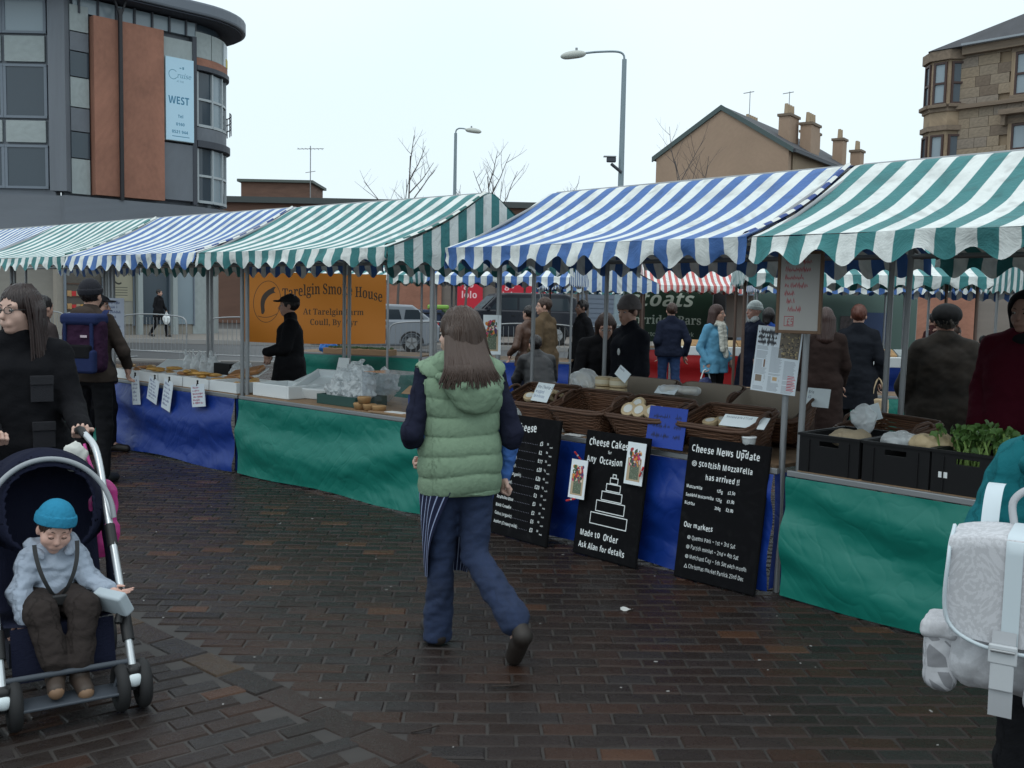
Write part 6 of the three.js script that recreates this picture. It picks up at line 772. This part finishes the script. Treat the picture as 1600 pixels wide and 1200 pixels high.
// ---------- sellers and shoppers
const HR = { b: BROWNHAIR, k: BLACKHAIR };
const far = (label, X, d, face, h, o) => { // everyone stands a little differently: weight on one leg, arms never alike
  const j = (p, a, b, c) => [p[0] + rr(-a, a), p[1] + rr(-b, b), p[2] + rr(-c, c)], f = rnd() < .5 ? 1 : -1, sh = f * rr(.015, .035), P = {};
  P.elL = j(DEF.elL, .02, .02, .06); P.elR = j(DEF.elR, .02, .02, .06); P.wrL = [DEF.wrL[0] - rr(0, .09), DEF.wrL[1] + rr(0, .16), DEF.wrL[2] + rr(0, .16)]; P.wrR = [DEF.wrR[0] + rr(0, .05), DEF.wrR[1] + rr(0, .06), DEF.wrR[2] + rr(-.05, .1)];
  for (const k of ['pelvis', 'hipL', 'hipR']) P[k] = [DEF[k][0] + sh, DEF[k][1], DEF[k][2]]; const st = rr(.04, .12) * f; for (const [k, s] of [['L', 1], ['R', -1]]) for (const q of ['kn', 'an', 'to']) { const p = DEF[q + k]; P[q + k] = [p[0] + sh * .4, p[1], p[2] + s * st * (q === 'kn' ? .6 : 1)]; }
  return person({ label, at: [X, d], face, h, cell: .024, headCell: .011, handCell: .012, yaw: rr(-14, 14), ...o, pose: { ...P, ...(o.pose || {}) } });
};
far('man in a black jacket and flat cap standing before the orange banner', -2.45, 10.9, -78, 1.7, { cell: .016, headCell: .008, hat: ['cap', mat(.012, .012, .014, .9)], hair: [HR.k, 'short'], coat: { mat: BLACKCLOTH, hem: .72, inf: .035 }, legs: { mat: BLACKCLOTH }, fat: .02, pose: { elR: [-.25, 1.12, .05], wrR: [-.12, 1.05, .24], elL: [.25, 1.12, .05], wrL: [.12, 1.07, .24] } });
far('woman seller with short brown hair bending over the cheese counter', .78, 9.0, 18, 1.64, { cell: .016, headCell: .007, pitch: 24, yaw: -20, hair: [mat(.05, .026, .02, .5), 'bob'], coat: { mat: BLACKCLOTH, hem: .7, inf: .03 }, legs: { mat: BLACKCLOTH }, pose: { chest: [0, 1.25, .06], neck: [0, 1.38, .1], head: [0, 1.52, .15], shL: [.17, 1.35, .07], shR: [-.17, 1.35, .07], elR: [-.25, 1.08, .12], wrR: [-.2, .95, .3], elL: [.25, 1.08, .1], wrL: [.18, .95, .28] } });
far('man seller in a grey woolly hat and black fleece behind the cheese', 1.0, 8.55, -62, 1.74, { cell: .016, headCell: .007, hat: ['beanie', cloth(.15, .135, .135, .95)], hair: [HR.b, 'short'], coat: { mat: cloth(.012, .013, .018), hem: .72, inf: .03 }, legs: { mat: BLACKCLOTH }, pitch: 8, extra: (g) => obj('badge', ball(.02, .03, .006, .09, 1.27, .165, 6), WHITE, g) });
far('man in a tan coat walking beyond the stalls', .42, 13.6, -125, 1.74, { cell: .018, hair: [HR.b, 'short'], yaw: 40, coat: { mat: cloth(.11, .075, .045), hem: .62, inf: .03 }, legs: { mat: NAVYCLOTH } });
far('person in a brown leather jacket beside the man in the tan coat', .22, 14.0, -150, 1.62, { hair: [HR.k, 'short'], coat: { mat: mat(.09, .045, .03, .5), hem: .8, inf: .02 }, legs: { mat: NAVYCLOTH } });
far('dark haired person in black crouched behind the blue panel', .33, 12.2, -160, 1.62, { y: -.0, hair: [HR.k, 'short'], coat: { mat: mat(.01, .01, .012, .55), hem: .3, inf: .04 }, fat: .02, legs: { mat: BLACKCLOTH }, pose: { pelvis: [0, .6, -.1], chest: [0, .92, .06], neck: [0, 1.05, .12], head: [0, 1.2, .17], shL: [.18, 1.0, .08], shR: [-.18, 1.0, .08], elL: [.25, .75, .15], elR: [-.25, .75, .15], wrL: [.18, .62, .33], wrR: [-.18, .62, .33], hipL: [.1, .57, -.1], hipR: [-.1, .57, -.1], knL: [.14, .5, .28], knR: [-.14, .5, .28] } });
far('distant person in navy walking on the far pavement', 1.75, 36.5, -60, 1.7, { y: .11, faceDetail: 0, hair: [HR.k, 'short'], coat: { mat: NAVYCLOTH, hem: .7 }, legs: { mat: BLACKCLOTH } });
far('man in a black padded jacket passing behind the seller with brown hair', 1.12, 16.2, -70, 1.72, { hair: [HR.k, 'short'], skin: mat(.2, .11, .08, .55), coat: { mat: BLACKCLOTH, hem: .7, inf: .03 }, legs: { mat: NAVYCLOTH } });
far('man in black jacket and blue jeans facing the porridge bar stall', 2.48, 15.6, 182, 1.7, { cell: .018, faceDetail: 0, hair: [HR.b, 'short'], coat: { mat: NAVYCLOTH, hem: .86, inf: .03 }, legs: { mat: DENIM }, pose: { anL: [.14, .09, -.03], anR: [-.14, .09, -.03], toL: [.18, .035, .13], toR: [-.18, .035, .13] } });
far('woman in a light blue jacket and white scarf holding a carrier bag', 2.78, 13.6, 35, 1.69, { cell: .016, headCell: .008, yaw: 30, hair: [mat(.05, .022, .018, .5), 'long', .13], coat: { name: 'jacket', mat: cloth(.12, .32, .48, .7), hem: .76, inf: .01 }, legs: { mat: BLACKCLOTH }, extra: (g, J, s, mk) => { mk('scarf', [cp([-.06, 1.44, .04], .045, [.06, 1.44, .04], .045), cp([.03, 1.42, .1], .04, [.05, 1.0, .15], .04), cp([-.03, 1.42, .1], .04, [-.02, 1.08, .15], .038)], .02, cloth(.6, .6, .54), { w: wrinkle(.008, 20) }); } });
{ const g = thing('carrier_bag', 'blue patterned carrier bag held by the woman in light blue', 'bag', at(2.62, 13.42, .42), .3); obj('bag', nets((x, y, z) => field([[0, .14, 0, .12, .15, .05]], .02)(x, y, z) + .015 * fbm(x * 12, y * 12, z * 12), [-.18, -.05, -.1], [.18, .34, .1], .014), mat(.025, .035, .12, .5), g); obj('bag_top', tube([[-.07, .26, 0], [-.02, .38, 0], [.02, .38, 0], [.07, .26, 0]], .01, 12, 5), WHITE, g); }
far('man in a white knitted hat and black coat at the second row', 3.3, 13.6, -75, 1.74, { cell: .016, headCell: .008, hat: ['beanie', cloth(.5, .55, .54)], skin: mat(.52, .28, .22, .55), coat: { mat: NAVYCLOTH, hem: .55, inf: .03 }, legs: { mat: DENIM }, extra: (g, J, s, mk) => mk('scarf', [cp([-.06, 1.46, .02], .05, [.06, 1.46, .02], .05)], .02, cloth(.5, .52, .52)) });
far('dark haired person partly hidden behind the man in the white hat', 3.75, 14.6, 150, 1.66, { faceDetail: 0, hair: [HR.k, 'bob'], coat: { mat: cloth(.02, .06, .25), hem: .7 }, legs: { mat: BLACKCLOTH } });
far('person in a long dark brown coat beside the newspaper page', 3.2, 10.2, 170, 1.68, { faceDetail: 0, hair: [mat(.04, .018, .014, .5), 'long', .2], coat: { mat: cloth(.028, .018, .016), hem: .35, inf: .03 }, legs: { mat: BLACKCLOTH } });
far('red haired person in a dark coat holding a tan tote', 3.82, 11.0, 165, 1.72, { cell: .018, faceDetail: 0, hair: [mat(.1, .03, .018, .5), 'short'], coat: { mat: cloth(.013, .015, .02), hem: .55, inf: .035 }, legs: { mat: BLACKCLOTH } });
{ const g = thing('tote_bag', 'tan cloth tote hanging from the hand of the red haired person', 'bag', at(4.02, 10.85, .42), -.2); obj('bag', nets((x, y, z) => { const q = [Math.abs(x) - .1, Math.abs(y - .13) - .13, Math.abs(z) - .02]; return Math.hypot(Math.max(q[0], 0), Math.max(q[1], 0), Math.max(q[2], 0)) + Math.min(0, Math.max(...q)) - .015 + .006 * fbm(x * 10, y * 10, z * 10); }, [-.16, -.05, -.08], [.16, .32, .08], .012), mat(.5, .38, .24, .85), g); for (const z of [-.018, .018]) obj('handle', tube([[-.06, .26, z], [-.045, .4, z], [0, .5, 0], [.045, .4, z], [.06, .26, z]], .008, 16, 5), mat(.5, .38, .24, .85), g); }
far('man in a black beret and mottled brown jacket behind the crates', 3.2, 7.35, 165, 1.72, { cell: .015, headCell: .008, faceDetail: 0, hat: ['beret', mat(.008, .008, .009, .95)], hair: [mat(.08, .07, .06, .6), 'short'], skin: mat(.35, .18, .13, .6), coat: { mat: mottled(.018, .013, .009, .7, .95), hem: .6, inf: .055 }, fat: .02, legs: { mat: BLACKCLOTH } });
far('man in a maroon fleece and black hood at the right-hand stall', 3.24, 6.3, -35, 1.8, { cell: .014, headCell: .007, gaze: -.003, hat: ['hood', BLACKCLOTH], skin: mat(.3, .17, .13, .6), coat: { mat: cloth(.06, .006, .014), hem: .65, inf: .05 }, fat: .02, legs: { mat: BLACKCLOTH }, yaw: -15 });
far('seated person in a striped jumper at the far right stalls', 7.2, 15.2, 160, 1.3, { faceDetail: 0, hair: [HR.k, 'short'], coat: { mat: new THREE.MeshStandardMaterial({ map: canvasTex(32, 64, (c) => { c.fillStyle = '#2a2622'; c.fillRect(0, 0, 32, 64); c.fillStyle = '#b8b0a4'; for (let i = 0; i < 4; i++) c.fillRect(0, i * 16, 32, 7); }), roughness: .9 }), hem: .8 }, legs: { mat: DENIM } });
{ const t = scene.getObjectByName(scene.children[scene.children.length - 1].name); t.traverse(o => { if (o.material && o.material.map && o.name === 'coat') { o.material.map.wrapS = o.material.map.wrapT = THREE.RepeatWrapping; o.material.map.repeat.set(4, 4); } }); t.userData.label = 'short person in a striped jumper at the far right stalls'; }
far('person in a bright blue top at the far right stalls', 6.5, 14.6, 120, 1.45, { faceDetail: 0, hair: [HR.b, 'short'], coat: { mat: cloth(.01, .14, .5), hem: .75 }, legs: { mat: BLACKCLOTH } });
far('dark haired person standing beyond the short striped jumper', 7.0, 16.6, -150, 1.62, { hair: [HR.k, 'short'], coat: { mat: cloth(.05, .02, .02), hem: .75 }, legs: { mat: BLACKCLOTH } });
far('dark haired person hidden behind the mother', -4.55, 9.6, 150, 1.64, { faceDetail: 0, hair: [HR.k, 'short'], coat: { mat: cloth(.05, .04, .04), hem: .75 }, legs: { mat: BLACKCLOTH } });
far('person in a dark cap beyond the man with the purple rucksack', -4.3, 10.3, 90, 1.66, { hat: ['cap', mat(.015, .015, .02, .9)], hair: [HR.k, 'short'], coat: { mat: cloth(.03, .03, .035), hem: .75 }, legs: { mat: BLACKCLOTH } });
far('distant man in black walking past the corner shop', -12.9, 36.2, 75, 1.72, { y: .11, faceDetail: 0, hair: [HR.k, 'short'], coat: { mat: BLACKCLOTH, hem: .6, inf: .02 }, legs: { mat: BLACKCLOTH }, pose: { anL: [.1, .09, .25], toL: [.11, .035, .4], knL: [.1, .49, .18], anR: [-.1, .12, -.3], toR: [-.1, .035, -.16], knR: [-.1, .48, -.05] } });
{ const g = thing('carrier_bag', 'white carrier bag held by the distant man in black', 'bag', [-12.6, .6, -36.1], 0); obj('bag', nets((x, y, z) => ellD(x, y, z, [0, .16, 0, .14, .2, .08]) + .02 * fbm(x * 10, y * 10, z * 10), [-.2, -.08, -.12], [.2, .4, .12], .02), WHITE, g); obj('handle', tube([[-.04, .33, 0], [0, .42, 0], [.04, .33, 0]], .012, 8, 5), WHITE, g); }

renderer.render(scene, camera);
